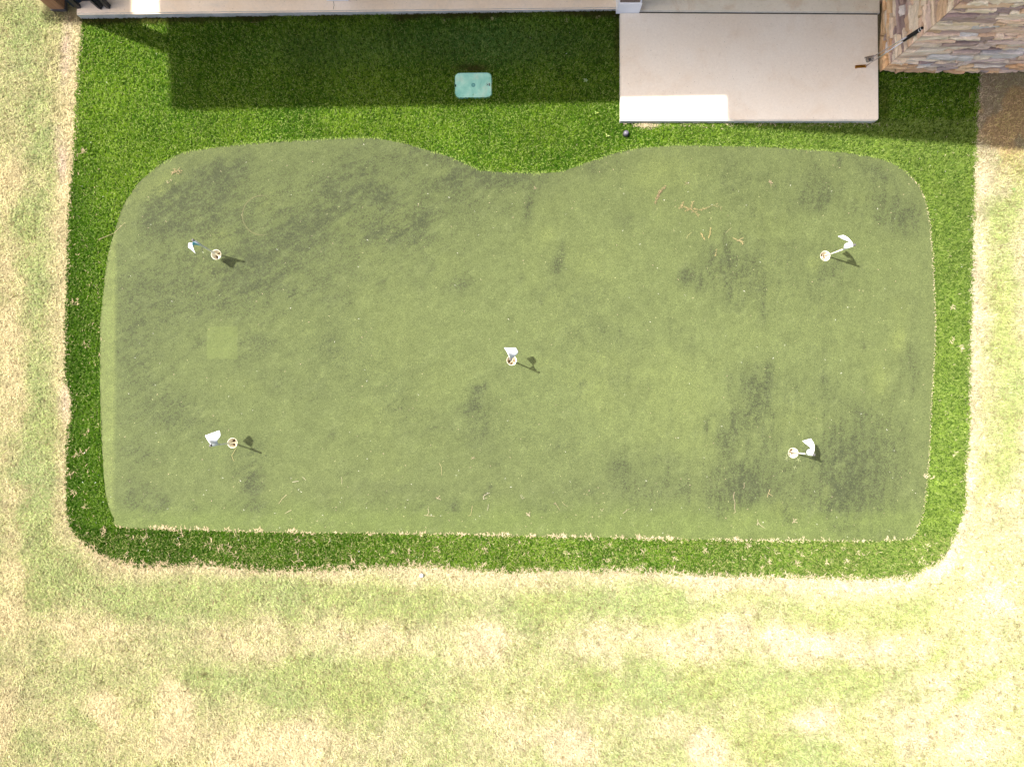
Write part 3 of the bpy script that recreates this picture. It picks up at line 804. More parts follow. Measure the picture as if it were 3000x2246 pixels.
out_e = seg_pts(TURF, 5, 4.0, lambda q_: q_[1] > 1580 and q_[0] > 240)
for p_ in out_e:
    v = vnoise(np.array([p_[0]]), np.array([0.0]), .02, 404)[0]
    tufts.append((p_[0], p_[1] - rng.uniform(-6, 10 * v + 3), int(3 + 7 * v), .045, .4))
lf_e = seg_pts(TURF, 9, 3.0, lambda q_: (q_[0] < 240 and q_[1] > 60) or q_[0] > 2815)
for p_ in lf_e: tufts.append((p_[0] + rng.normal(0, 3), p_[1], 3, .035, 0))
# litter on the lower strip
lit = [(300, 1560), (372, 1628), (377, 1570), (427, 1575), (530, 1565), (525, 1592), (616, 1590), (645, 1600), (650, 1612), (672, 1600), (690, 1617), (573, 1637), (495, 1640), (310, 1545), (712, 1605), (870, 1580), (872, 1617), (880, 1640), (1030, 1650), (1152, 1615), (1200, 1610), (1285, 1608), (1425, 1615), (1530, 1585), (1420, 1655), (1660, 1620), (1682, 1622), (1778, 1600), (1780, 1640), (1885, 1612), (1975, 1640), (2065, 1610), (2190, 1598), (2270, 1615), (2250, 1645), (2235, 1662), (2335, 1650), (2340, 1620), (2510, 1615), (2480, 1640), (2420, 1640), (2700, 1640), (250, 1480), (252, 1265), (243, 1320), (215, 1390), (218, 1440), (225, 1330), (245, 445), (252, 1010), (224, 885), (700, 1650), (2710, 1600), (2790, 1330), (2720, 1400), (2790, 900), (2780, 1000), (2812, 1018)]
for a_, b_ in lit:
    for j in range(rng.integers(2, 4)): tufts.append((a_ + rng.normal(0, 5), b_ + rng.normal(0, 4), 6, .042, .3))
for _ in range(260):
    a_ = rng.uniform(230, 2740); b_ = rng.uniform(1555, 1690)
    if not inside(np.array([a_]), np.array([b_]), TURF_A)[0] or inside(np.array([a_]), np.array([b_]), GREEN_S)[0]: continue
    tufts.append((a_, b_, 2, .04, .2))
for _ in range(130):
    a_ = rng.uniform(200, 300); b_ = rng.uniform(400, 1560)
    if not inside(np.array([a_]), np.array([b_]), TURF_A)[0]: continue
    tufts.append((a_, b_, 1, .04, .2))
for _ in range(200):
    a_ = rng.uniform(2600, 2860); b_ = rng.uniform(240, 1500)
    if inside(np.array([a_]), np.array([b_]), GREEN_S)[0]: continue
    tufts.append((a_, b_, 1, .026, .2))
for _ in range(60): tufts.append((rng.normal(1888, 14), 366 + abs(rng.normal(0, 4)), 5, .035, 0))
for _ in range(160):
    a_ = rng.uniform(1820, 2600); b_ = 362 + abs(rng.normal(0, 6)); tufts.append((a_, b_, 2, .03, .2))
T = np.array([(a_, b_, l_, u_) for a_, b_, c_, l_, u_ in tufts for _k in range(int(c_))])
n = len(T)
x, y = G(T[:, 0] + rng.normal(0, 1.2, n), T[:, 1] + rng.normal(0, 1.2, n))
hd = rng.uniform(0, 2 * math.pi, n)
up = rng.random(n) < T[:, 3]
hd = np.where(up, rng.normal(math.pi / 2, .5, n), hd)
v = rng.uniform(.75, 1.2, n)[:, None]
e = (T[:, 0] / 3000)[:, None]  # same glare paleness put into the tuft colour
col = (np.array([.38, .29, .17]) * (1 - e) + np.array([.47, .40, .27]) * e) * v
lv = T[:, 2] * rng.uniform(.6, 1.3, n)
inG = inside(T[:, 0], T[:, 1], GREEN_S)
blades('dry_straw', x, y, np.full(n, .010), lv, rng.uniform(.003, .0055, n), hd, np.where(inG, .25, rng.uniform(.2, .9, n)), rng.uniform(-.2, .6, n), col, M_STRAW,
       'bleached straw runners creeping over the seams of the turf', mid=.5)
# light fibres fringing the top edge of the green
T = np.array(top_tufts); T = np.repeat(T, 5, 0); n = len(T)
x, y = G(T[:, 0] + rng.normal(0, 4, n), T[:, 1] + rng.normal(0, 2, n))
blades('turf_fringe', x, y, np.full(n, .008), rng.uniform(.02, .035, n), np.full(n, .005), rng.normal(-math.pi / 2, .9, n), rng.uniform(.2, .7, n), np.full(n, .3),
       np.array([.20, .27, .07]) * rng.uniform(.7, 1.3, n)[:, None], M_TURF, 'pale frayed fibres along the upper edge of the green')
# specks of clippings on the green and turf
n = 2100
a_ = rng.uniform(230, 2840, n); b_ = rng.uniform(60, 1680, n)
wgt = np.where((b_ > 1380) & (b_ < 1560), 1.0, .38) * np.where((a_ > 1780) & (b_ > 450) & (b_ < 950), 1.6, 1.0)
wgt = np.where((a_ > 2600) & (b_ < 650), 1.0, wgt); wgt = np.where((a_ < 1800) & (b_ < 400), .12, wgt)
ok = (rng.random(n) < wgt) & inside(a_, b_, TURF_A) & ~((a_ > 1800) & (a_ < 2590) & (b_ < 365)) & (b_ > 70)
a_, b_ = a_[ok], b_[ok]; n = len(a_)
x, y = G(a_, b_)
zz = np.where(inside(a_, b_, GREEN_S), .014, .034)
v = rng.random(n)[:, None]
col = np.where(v < .25, np.array([.60, .60, .56]), np.where(v < .6, np.array([.42, .40, .22]), np.array([.42, .32, .24])))
blades('dry_clippings', x, y, zz, rng.uniform(.006, .022, n), rng.uniform(.0015, .0038, n), rng.uniform(0, 6.28, n), rng.uniform(.0, .2, n), rng.uniform(-.1, .1, n), col, M_STRAW,
       'scattered pale clippings and flecks lying on the green')

# ------------------------------------------------------------------ sprigs and runners one can tell apart
def sprig(name, stems, label, cat, colr=(.46, .36, .20), z=.016, leaf=.03, rad=.0022, dens=1.0, group=None):
    """stems: list of px polylines; leaves alternate along each"""
    V = []; Fc = []; C_ = []
    def add(vs, fs, k):
        b = len(V); V.extend(vs); Fc.extend([tuple(i + b for i in f) for f in fs]); C_.extend([tuple(c * k * .60 for c in colr)] * len(vs))
    for s_ in stems:
        pts = [g3(p[0], p[1], 0) for p in s_]
        sm_ = []
        for i in range(len(pts) - 1):
            for k in range(4):
                q_ = pts[i].lerp(pts[i + 1], k / 4); sm_.append(Vector((q_.x, q_.y, z + rng.uniform(-.002, .006))))
        sm_.append(Vector((pts[-1].x, pts[-1].y, z)))
        vs, fs = tube(sm_, [rad * .8 * (1 - .5 * i / len(sm_)) for i in range(len(sm_))], 5); add(vs, fs, rng.uniform(.9, 1.2))
        if leaf:
            for i in range(1, len(sm_)):
                d = (sm_[i] - sm_[i - 1]); 
                if d.length < 1e-5: continue
                d.normalize(); nl = max(1, int((sm_[i] - sm_[i - 1]).length / .007 * dens))
                for k in range(nl):
                    p_ = sm_[i - 1].lerp(sm_[i], rng.random()); s2 = rng.choice([-1, 1])
                    a2 = math.atan2(d.y, d.x) + s2 * rng.uniform(.5, 1.2); l2 = leaf * rng.uniform(.4, 1.0)
                    e_ = Vector((math.cos(a2), math.sin(a2), rng.uniform(-.1, .5))); w2 = Vector((-math.sin(a2), math.cos(a2), 0)) * l2 * .16
                    m_ = p_ + e_ * l2 * .5; m_.z = max(m_.z, .010)
                    add([p_, m_ - w2, p_ + e_ * l2, m_ + w2], [(0, 1, 2, 3)], rng.uniform(.7, 1.25))
    o = mesh(name, V, Fc, M_STRAW, cols=np.array(C_))
    return tag(o, label, cat, group)
RUN = 'dry runners lying on the putting green'
sprig('dry_sprig', [[(1985, 612), (2000, 605), (2022, 612), (2035, 622), (2045, 632)], [(2025, 612), (2028, 592)], [(2028, 614), (2050, 616), (2068, 610)], [(1990, 604), (2002, 596)], [(2020, 612), (2005, 618)]],
      'large feathery tan sprig with forked branches, upper right of the green', 'dry sprig', (.36, .29, .14), leaf=.028, rad=.0018, dens=1.2)
sprig('dry_sprig', [[(2070, 608), (2085, 604), (2106, 606)], [(2108, 606), (2112, 618)], [(2095, 604), (2100, 596)]], 'thin faded sprig just right of the large feathery sprig', 'dry sprig', (.34, .30, .15), leaf=.022, rad=.0015, dens=.9)
sprig('dry_sprig', [[(1918, 600), (1925, 580), (1932, 560)], [(1926, 582), (1938, 556), (1947, 546)]], 'brownish sprig left of the large feathery sprig, dark on one side', 'dry sprig', (.30, .22, .12), leaf=.03, rad=.002, dens=1.1)
sprig('dry_sprig', [[(2064, 704), (2055, 690), (2052, 683)]], 'short tan sprig leaning left, beside a straight upright one', 'dry sprig', (.44, .34, .16), leaf=.02, rad=.0025)
sprig('dry_sprig', [[(2074, 699), (2080, 684), (2080, 667)]], 'straight tan sprig standing upright in the picture, above the lower right cup line', 'dry sprig', (.50, .39, .17), leaf=.018, rad=.003)
sprig('dry_twig', [[(2011, 700), (2013, 692), (2026, 681)]], 'bent yellowish twig left of the pair of short sprigs', 'twig', (.42, .38, .18), leaf=.008, rad=.0025, dens=.4)
sprig('dry_sprig', [[(2145, 696), (2160, 706), (2176, 710)], [(2158, 706), (2170, 701), (2176, 698)], [(2168, 708), (2176, 716)]], 'spiky tan sprig right of the pair of short sprigs', 'dry sprig', (.46, .38, .19), leaf=.022, rad=.0024)
sprig('dry_twig', [[(2125, 683), (2134, 674), (2141, 668)]], 'small pale twig above the spiky tan sprig', 'twig', (.42, .38, .22), leaf=.008, rad=.002, dens=.4)
sprig('dry_sprig', [[(2092, 752), (2097, 738), (2098, 730)]], 'small tan sprig below the pair of short sprigs', 'dry sprig', (.45, .38, .17), leaf=.018, rad=.0022)
sprig('dry_sprig', [[(2252, 528), (2256, 538), (2258, 548)], [(2250, 534), (2262, 536)]], 'small star shaped sprig high on the right part of the green', 'dry sprig', (.50, .38, .26), leaf=.02, rad=.002)
sprig('dry_sprig', [[(2004, 545), (2019, 530)], [(2005, 534), (2018, 542)]], 'faint pink crossed stems above the large feathery sprig', 'dry sprig', (.38, .27, .18), leaf=.010, rad=.0016, dens=.5)
sprig('dry_sprig', [[(502, 506), (515, 503), (534, 500)], [(518, 504), (505, 512)], [(518, 503), (524, 512)], [(516, 503), (512, 496)], [(524, 502), (533, 508)], [(520, 502), (530, 494)]], 'splayed tan weed tuft near the upper left edge of the green', 'dry sprig', (.42, .32, .17), leaf=.02, rad=.0026)
sprig('dry_sprig', [[(490, 534), (495, 538), (499, 534)], [(494, 538), (492, 530)]], 'little pale leaf curl below the splayed weed tuft', 'dry sprig', (.40, .36, .2), leaf=.016, rad=.002)
sprig('dry_twig', [[(292, 704), (315, 695), (340, 684), (355, 669), (371, 654)]], 'long curved straw stem crossing the upper left edge of the green', 'twig', (.48, .38, .22), z=.03, leaf=.012, rad=.0026, dens=.25)
sprig('dry_twig', [[(694, 1311), (687, 1323), (681, 1334), (684, 1344), (688, 1350)]], 'bent yellow stem just below the lower left cup', 'twig', (.50, .42, .2), leaf=.0, rad=.0028)
sprig('dry_twig', [[(841, 1448), (832, 1456), (828, 1460), (818, 1474)]], 'long bent pale runner in the lower left of the green', 'twig', (.58, .46, .30), leaf=.006, rad=.0026, dens=.3, group=RUN)
sprig('dry_twig', [[(855, 1493), (846, 1497), (836, 1503)]], 'zigzag pale runner below the long bent runner', 'twig', (.58, .48, .34), leaf=.008, rad=.0024, dens=.3, group=RUN)
sprig('dry_twig', [[(858, 1411), (876, 1408)]], 'short straight white stick, lower left of the green', 'twig', (.66, .60, .48), leaf=0, rad=.003, group=RUN)
sprig('dry_twig', [[(888, 1396), (892, 1400), (897, 1406)]], 'tiny hooked stick right of the straight white stick', 'twig', (.62, .54, .42), leaf=.004, rad=.0024, dens=.2, group=RUN)
sprig('dry_twig', [[(1001, 1396), (1003, 1405), (1002, 1418)]], 'thin upright stick halfway between lower left cup and centre', 'twig', (.56, .46, .34), leaf=.006, rad=.0018, dens=.3, group=RUN)
sprig('dry_twig', [[(1288, 1356), (1294, 1368), (1294, 1392)]], 'slender vertical runner below and left of the centre cup', 'twig', (.54, .46, .26), leaf=.006, rad=.002, dens=.3, group=RUN)
sprig('dry_twig', [[(1254, 1488), (1257, 1500), (1252, 1508)], [(1243, 1508), (1260, 1509), (1275, 1511)]], 'L shaped pale runner near the bottom edge of the green', 'twig', (.60, .50, .34), leaf=.010, rad=.002, dens=.5, group=RUN)
sprig('dry_sprig', [[(1280, 1460), (1284, 1458), (1288, 1450)], [(1284, 1459), (1278, 1455)], [(1284, 1459), (1292, 1462)]], 'small three armed straw sprig above the L shaped runner', 'dry sprig', (.60, .48, .34), leaf=.012, rad=.002, group=RUN)
sprig('dry_twig', [[(1384, 1480), (1382, 1494), (1379, 1508), (1372, 1509)]], 'tan runner hanging like a hook right of the L shaped runner', 'twig', (.50, .38, .22), leaf=.007, rad=.002, dens=.4, group=RUN)
sprig('dry_sprig', [[(1417, 1462), (1416, 1454), (1420, 1449)], [(1416, 1460), (1426, 1458)], [(1420, 1449), (1435, 1442)]], 'white curled sprig at the end of a dark smear', 'dry sprig', (.64, .56, .44), leaf=.010, rad=.0024, dens=.5, group=RUN)
sprig('dry_sprig', [[(1431, 1476), (1430, 1486), (1428, 1494)]], 'short dotted white sprig below the white curled one', 'dry sprig', (.62, .54, .42), leaf=.008, rad=.002, dens=.6, group=RUN)
sprig('dry_sprig', [[(1541, 1500), (1548, 1506), (1551, 1512)], [(1552, 1498), (1549, 1508)], [(1543, 1508), (1551, 1508)]], 'fan shaped straw sprig at the middle of the bottom edge', 'dry sprig', (.62, .50, .36), leaf=.016, rad=.0024, group=RUN)
sprig('dry_twig', [[(1524, 1449), (1531, 1460), (1534, 1458), (1527, 1446)]], 'thin folded stem above the fan shaped sprig', 'twig', (.56, .50, .40), leaf=0, rad=.0016, group=RUN)
sprig('dry_twig', [[(1626, 1470), (1632, 1480), (1640, 1494)], [(1622, 1474), (1629, 1474)]], 'forked pink runner right of the fan shaped sprig', 'twig', (.58, .44, .30), leaf=.006, rad=.002, dens=.3, group=RUN)
sprig('dry_twig', [[(1646, 1468), (1655, 1478), (1664, 1483)]], 'faint curved stem touching the forked runner on its right', 'twig', (.50, .38, .26), leaf=.004, rad=.0016, dens=.2, group=RUN)
sprig('dry_twig', [[(1758, 1490), (1763, 1496), (1768, 1488)]], 'V shaped straw between the forked runner and the wavy stem', 'twig', (.60, .50, .36), leaf=.006, rad=.002, dens=.4, group=RUN)
sprig('dry_twig', [[(1824, 1502), (1832, 1497), (1836, 1492), (1843, 1490)]], 'wavy pale stem right of the V shaped straw', 'twig', (.60, .50, .36), leaf=.005, rad=.0022, dens=.3, group=RUN)
sprig('dry_sprig', [[(2150, 1440), (2147, 1452), (2149, 1462), (2152, 1472)], [(2152, 1472), (2150, 1488), (2154, 1498), (2148, 1502)]], 'beaded vertical runner below and left of the lower right cup', 'dry sprig', (.60, .46, .34), leaf=.008, rad=.002, dens=.8, group=RUN)
sprig('dry_sprig', [[(2178, 1412), (2179, 1424), (2176, 1430)]], 'tiny upright sprig above and right of the beaded runner', 'dry sprig', (.60, .48, .34), leaf=.008, rad=.002, dens=.6, group=RUN)
sprig('dry_sprig', [[(2254, 1432), (2250, 1442), (2246, 1456)], [(2250, 1444), (2262, 1452)]], 'wishbone shaped tan runner right of the beaded runner', 'dry sprig', (.58, .46, .26), leaf=.008, rad=.0022, dens=.5, group=RUN)
sprig('dry_sprig', [[(2218, 1520), (2219, 1532), (2216, 1536)], [(2219, 1530), (2230, 1540), (2240, 1546)]], 'ragged white fleck with a tail near the bottom edge, below the wishbone runner', 'dry sprig', (.62, .52, .38), leaf=.010, rad=.0022, dens=.6, group=RUN)
sprig('dry_sprig', [[(2321, 1516), (2325, 1526), (2320, 1530)], [(2325, 1522), (2332, 1518)], [(2324, 1526), (2334, 1528)]], 'branched pale sprig directly below the lower right cup, near the edge', 'dry sprig', (.60, .50, .34), leaf=.014, rad=.002, dens=.6, group=RUN)
sprig('dry_sprig', [[(1382, 1338), (1386, 1342)], [(1380, 1345), (1390, 1336)], [(1384, 1340), (1392, 1342)]], 'small pink splayed sprig below the dark grease marks', 'dry sprig', (.42, .32, .22), leaf=.010, rad=.0016, dens=.6, group=RUN)
sprig('dry_sprig', [[(1564, 548), (1570, 554)], [(1562, 556), (1574, 552)], [(1568, 554), (1566, 546)]], 'small pinkish star of stems below the turf notch', 'dry sprig', (.40, .30, .22), leaf=.010, rad=.0016, dens=.6)
sprig('dry_twig', [[(2920, 722), (2960, 712), (3000, 700)]], 'long pale stalk lying on the lawn at the right margin', 'twig', (.52, .44, .3), leaf=0, rad=.003)
GS = 'weed seedlings at the lower right cup'
for (cx, cy, lab, arms, s) in [(2303, 1340, 'leafy weed seedling with drooping stem left of the lower right cup', 6, 10), (2337, 1346, 'three leaved weed seedling touching the lower right cup', 5, 8), (2327, 1368, 'four leaved cross shaped seedling below the lower right cup', 4, 6)]:
    st_l = []
    for k in range(arms):
        a2 = 2 * math.pi * k / arms + .4; st_l.append([(cx, cy), (cx + s * math.cos(a2), cy + s * math.sin(a2))])
    sprig('weed_seedling', st_l, lab, 'weed', (.30, .34, .16), leaf=.012, rad=.0032, dens=.7, group=GS)
# broad leaves on the turf beside the pad
def leaf_cluster(cx, cy, label, nl, r, colr, z=.035):
    V = []; Fc = []; C_ = []
    o0 = g3(cx, cy, z)
    for k in range(nl):
        a2 = 2 * math.pi * k / nl + rng.uniform(-.3, .3); l2 = r * rng.uniform(.7, 1.1)
        d = Vector((math.cos(a2), math.sin(a2), .15)); s2 = Vector((-math.sin(a2), math.cos(a2), 0)) * l2 * .28
        b_ = len(V)
        V += [o0, o0 + d * l2 * .45 - s2 + Vector((0, 0, .004)), o0 + d * l2, o0 + d * l2 * .45 + s2 + Vector((0, 0, .004))]
        Fc += [(b_, b_ + 1, b_ + 2), (b_, b_ + 2, b_ + 3)]
        C_ += [tuple(c * rng.uniform(.85, 1.15) for c in colr)] * 4
    o = mesh('broadleaf_weed', V, Fc, M_TURF, cols=np.array(C_))
    return tag(o, label, 'weed')
leaf_cluster(1747, 331, 'pale yellow green leaf left of the pad corner, in sun', 3, .028, (.30, .38, .10))
leaf_cluster(1779, 398, 'curled lime leaf left of the round ground light', 3, .030, (.32, .40, .12))
leaf_cluster(1716, 236, 'jagged grey green weed lying in the shaded turf', 5, .034, (.22, .32, .14))
leaf_cluster(1802, 268, 'tiny lime leaf in shade beside the left edge of the pad', 3, .022, (.26, .34, .08))
leaf_cluster(1776, 186, 'small bright leaf in shade midway along the pad edge', 3, .024, (.22, .32, .08))
leaf_cluster(1442, 55, 'small tan leaf on the turf just below the patio', 4, .028, (.28, .28, .14))
leaf_cluster(2968, 555, 'round leafed green weed in the dry lawn at the right margin', 7, .028, (.17, .25, .09), .02)

# ------------------------------------------------------------------ concrete
def slab(name, corners, z_top, mat, label, bev=.006, edge=None):
    bm = bmesh.new()
    vs = []
    ztops = z_top if isinstance(z_top, (list, tuple)) else [z_top] * len(corners)
    bot = [bm.verts.new((x_, y_, -.12)) for x_, y_ in corners]
    top = [bm.verts.new((x_, y_, zt)) for (x_, y_), zt in zip(corners, ztops)]
    n = len(corners)
    tf = bm.faces.new(top); bm.faces.new(bot[::-1])
    sides = []
    for i in range(n):
        j = (i + 1) % n; sides.append(bm.faces.new((bot[i], bot[j], top[j], top[i])))
    bmesh.ops.recalc_face_normals(bm, faces=bm.faces)
    bmesh.ops.bevel(bm, geom=list(tf.edges), offset=bev, segments=2, affect='EDGES')
    o = bobj(name, bm, mat)
    if edge is not None:
        o.data.materials.append(edge)
        for p in o.data.polygons:
            if abs(p.normal.z) < .4: p.material_index = 1
    return tag(o, label, kind='structure')
def wxy(px_, py_): 
    x_, y_ = G(px_, py_); return (float(x_), float(y_))
top_l = wxy(240, 57); top_r = wxy(1816, 33)
NORTH = 7.6
p_r2 = g3(1816, 20).x
slab('patio', [top_l, top_r, (top_r[0], NORTH), (top_l[0], NORTH)], [.105, .055, .055, .105], M_PATIO, 'tan porch slab with raw grey edge', .012, M_CEDGE)
w0 = g3(1822, 33, .09); w1 = g3(2578, 38, .09)
slab('walkway', [(w0.x - .01, w0.y), (w1.x, w1.y), (w1.x, NORTH), (w0.x - .01, NORTH)], .092, M_WALK, 'grey stained porch slab beside the pad', .008, M_CEDGE)
a0 = g3(1818, 353, .082); a1 = g3(2575, 353, .082)
# pad, front corners rounded
cs = [(a0.x, w0.y - .012), (a0.x, a0.y), ]
rad = .035
for k in range(5):
    an = -math.pi / 2 + k / 4 * math.pi / 2
    cs.append((a1.x - rad + rad * math.cos(an), a1.y + rad + rad * math.sin(an)))
cs.append((a1.x, w1.y - .012))
slab('pad', cs, .082, M_SLAB, 'pale square concrete pad between turf and stone wall', .010, M_CEDGE)
# dirt in the joint between walkway and pad
jx = [(a0.x, w0.y - .014), (a1.x, w1.y - .014), (a1.x, w1.y + .002), (a0.x, w0.y + .002)]
V, Fc = prism(jx, -.05, .070)
tag(mesh('joint_strip', V, Fc, M_JOINT), 'dark dirt filled joint between pad and porch', kind='structure')
# hairline crack in the patio
pts = [(976, 4), (978, 10), (979, 17), (977, 22), (977, 28)]
V = []; Fc = []
for i, p_ in enumerate(pts):
    q_ = g3(p_[0], p_[1], .0825)
    V += [(q_.x - .0022, q_.y, .0835), (q_.x + .0022, q_.y, .0835)]
    if i: Fc.append((2 * i - 2, 2 * i - 1, 2 * i + 1, 2 * i))
o = mesh('patio_crack', V, Fc, M_JOINT); tag(o, 'hairline crack in the tan porch slab', kind='structure')
# make crack follow the sloping slab top
zt = lambda x_: .105 + (x_ - top_l[0]) / (top_r[0] - top_l[0]) * (.055 - .105)
for v_ in o.data.vertices: v_.co.z = zt(v_.co.x) + .0015

# ------------------------------------------------------------------ house corner of stacked stone
house = empty('stone_house', Q(2578, 215))
tag(house, 'corner of a house clad in stacked multicoloured ledger stone', 'house')
hc = Q(2578, 213)     # outer corner on the ground
WALL_H = 3.55
EAST = 8.4
hx, hy = hc.x + .035, hc.y + .035
hol = house.location
V, Fc = prism([(hx - hol.x, hy - hol.y), (EAST - hol.x, hy - hol.y), (EAST - hol.x, NORTH - hol.y), (hx - hol.x, NORTH - hol.y)], 0.0, WALL_H)
core = mesh('wall', V, Fc, M_MORTAR, house)
PAL_LOW = [(.52, .33, .14), (.58, .42, .21), (.46, .28, .13), (.50, .38, .24), (.30, .24, .22), (.55, .40, .20)]
PAL = [(.62, .55, .43), (.66, .60, .49), (.52, .39, .29), (.46, .34, .25), (.30, .22, .20), (.24, .18, .18), (.40, .40, .41), (.50, .42, .34), (.66, .60, .49), (.60, .50, .38), (.58, .46, .36), (.42, .30, .19), (.68, .64, .54), (.56, .45, .30), (.40, .32, .29)]
def stones(along_len, to_world_fn, seed, out):
    r = np.random.default_rng(seed)
    V, Fc, C_ = out
    zc = 0.0
    prev_row = None
    row = 0
    while zc < WALL_H - .02:
        hgt = r.uniform(.045, .090) if zc > .25 else r.uniform(.035, .06)
        hgt = min(hgt, WALL_H - zc)
        u = -r.uniform(0, .1) if row % 2 else 0.0
        u = 0.0
        while u < along_len:
            Ls = r.uniform(.14, .50) if r.random() < .8 else r.uniform(.08, .16)
            if u == 0.0 and row % 2: Ls *= .6
            u1 = min(u + Ls, along_len)
            dep = r.uniform(.0, .034) + .020
            pal = PAL_LOW if (zc < .22 and r.random() < .8) else PAL
            base = np.array(pal[r.integers(len(pal))]) * r.uniform(1.3, 1.8) * np.array([1.10, .99, .88]); lum = base.mean(); base = base * .78 + lum * .22; base = base * min(1.0, .80 / base.max())
            nu, nv = 7, 4
            b = len(V)
            sl = r.uniform(-.6, .6) * hgt; sr = r.uniform(-.6, .6) * hgt
            g = .0022
            tiltd = r.uniform(-.012, .012); tiltz = r.uniform(-.010, .012)
            off = r.uniform(-.007, .007, (nu, nv)); wob_t = r.uniform(-.005, .005, nu); wob_b = r.uniform(-.005, .005, nu)
            for i in range(nu):
                for j in range(nv):
                    fu = i / (nu - 1); fv = j / (nv - 1)
                    uu = u + g + (u1 - u - 2 * g) * fu + (sl * (fv - .5) * (1 - fu) + sr * (fv - .5) * fu) * (1 if (u > 0.01) else fu)
                    zz = zc + g + (hgt - 2 * g) * fv + (wob_t[i] if j == nv - 1 else 0) + (wob_b[i] if j == 0 else 0)
                    edge = (i in (0, nu - 1)) or (j in (0, nv - 1))
                    d = dep + tiltd * (fu - .5) * 2 + tiltz * (fv - .5) * 2 + off[i, j]
                    if edge: d -= .005
                    if i == 0 and u == 0.0: uu = -d + .003; 
                    V.append(to_world_fn(uu, d, max(zz, .001)))
                    C_.append(base * r.uniform(.94, 1.06))
            for i in range(nu - 1):
                for j in range(nv - 1):
                    Fc.append((b + i * nv + j, b + (i + 1) * nv + j, b + (i + 1) * nv + j + 1, b + i * nv + j + 1))
            # returns to the wall
            ring = [(i, 0) for i in range(nu)] + [(nu - 1, j) for j in range(1, nv)] + [(i, nv - 1) for i in range(nu - 2, -1, -1)] + [(0, j) for j in range(nv - 2, 0, -1)]
            b2 = len(V)
            for (i, j) in ring:
                p_ = V[b + i * nv + j]
                fu = i / (nu - 1); uu = u + g + (u1 - u - 2 * g) * fu
                zz = p_[2]
                V.append(to_world_fn(max(uu, 0.0), 0.0, zz)); C_.append(base * .8)
            m = len(ring)
            for k in range(m):
                k2 = (k + 1) % m
                i, j = ring[k]; i2, j2 = ring[k2]
                Fc.append((b + i * nv + j, b2 + k, b2 + k2, b + i2 * nv + j2))
            u = u1
        zc += hgt; row += 1
out = ([], [], [])
stones(EAST - hx, lambda u, d, z_: (hx + u - hol.x, hy - d - hol.y, z_), 5, out)
stones(NORTH - hy, lambda u, d, z_: (hx - d - hol.x, hy + u - hol.y, z_), 9, out)
st_o = mesh('stone_cladding', out[0], out[1], M_STONE, house, cols=np.array(out[2]))
bm = bmesh.new(); bm.from_mesh(st_o.data); bmesh.ops.recalc_face_normals(bm, faces=bm.faces); bm.to_mesh(st_o.data); bm.free()
# back wall of the porch, off to the north
V, Fc = prism([(-6.5 - hol.x, NORTH - hol.y), (hx - hol.x - .01, NORTH - hol.y), (hx - hol.x - .01, NORTH + .2 - hol.y), (-6.5 - hol.x, NORTH + .2 - hol.y)], 0.0, WALL_H)
mesh('porch_wall', V, Fc, M_WALLP, house)
# roofs and an added shade panel (out of the frame, they throw the broad shade)
RZ = 3.7
def lift(px_, py_, dxp=0, dyp=0):
    """roof corner at 3 m whose shadow lands at photo-ground px_, py_"""
    a_ = Q(px_, py_); return (a_.x - SX * RZ + dxp * .0038 - hol.x, a_.y - SY * RZ - hol.y)
yn = NORTH + .35 - hol.y
def roof_or_shade_panel(name, poly):
    V, Fc = prism(poly, RZ - .12, RZ)
    o = mesh(name, V, Fc, M_SHINGLE, house)
    V, Fc = prism(poly, RZ - .15, RZ - .125)
    mesh('bounce_panel', V, Fc, M_WHITE, o)  # unseen white underside, added to bounce light into the shade
    return o
r1a = lift(505 , 327); r1a = (r1a[0] + .08, r1a[1]); r1b = lift(2133, 296); r1c = lift(490, 42); r1c = (r1c[0] + .08, r1c[1])
xs = lift(2133, 372)[0] + .08
roof_or_shade_panel('roof', [r1a, (xs - .01, r1b[1]), (xs - .01, yn), (r1c[0] - .05, yn), r1c])
r2a = lift(2133, 372); r2b = lift(3000, 441)
r2e = (EAST + .3 - hol.x, r2b[1] - .06)
roof_or_shade_panel('roof', [(xs, r2a[1]), r2b, r2e, (r2e[0], yn), (xs, yn)])
ex0 = lift(150, 70)[0]; ex1 = lift(417, 70); 
roof_or_shade_panel('roof', [(ex0, ex1[1]), (ex1[0], ex1[1]), (ex1[0], yn), (ex0, yn)])  # added unseen panel, shaped only to shade the left patio

# ------------------------------------------------------------------ porch post (brown timber) and white based columns
pc = g3(155, 34, 0)
pw = .158
pp = empty('porch_post', (pc.x + pw / 2, pc.y + pw / 2, 0))
tag(pp, 'reddish brown square timber post at the left end of the patio', 'post')
bm = bmesh.new(); box(bm, (0, 0, 1.79), (pw, pw, 3.50), 0, .006); bobj('timber', bm, M_WOOD, pp)
bm = bmesh.new(); box(bm, (0, 0, .02), (pw + .012, pw + .012, .036), 0, .003); bobj('post_base', bm, M_KNOB, pp)

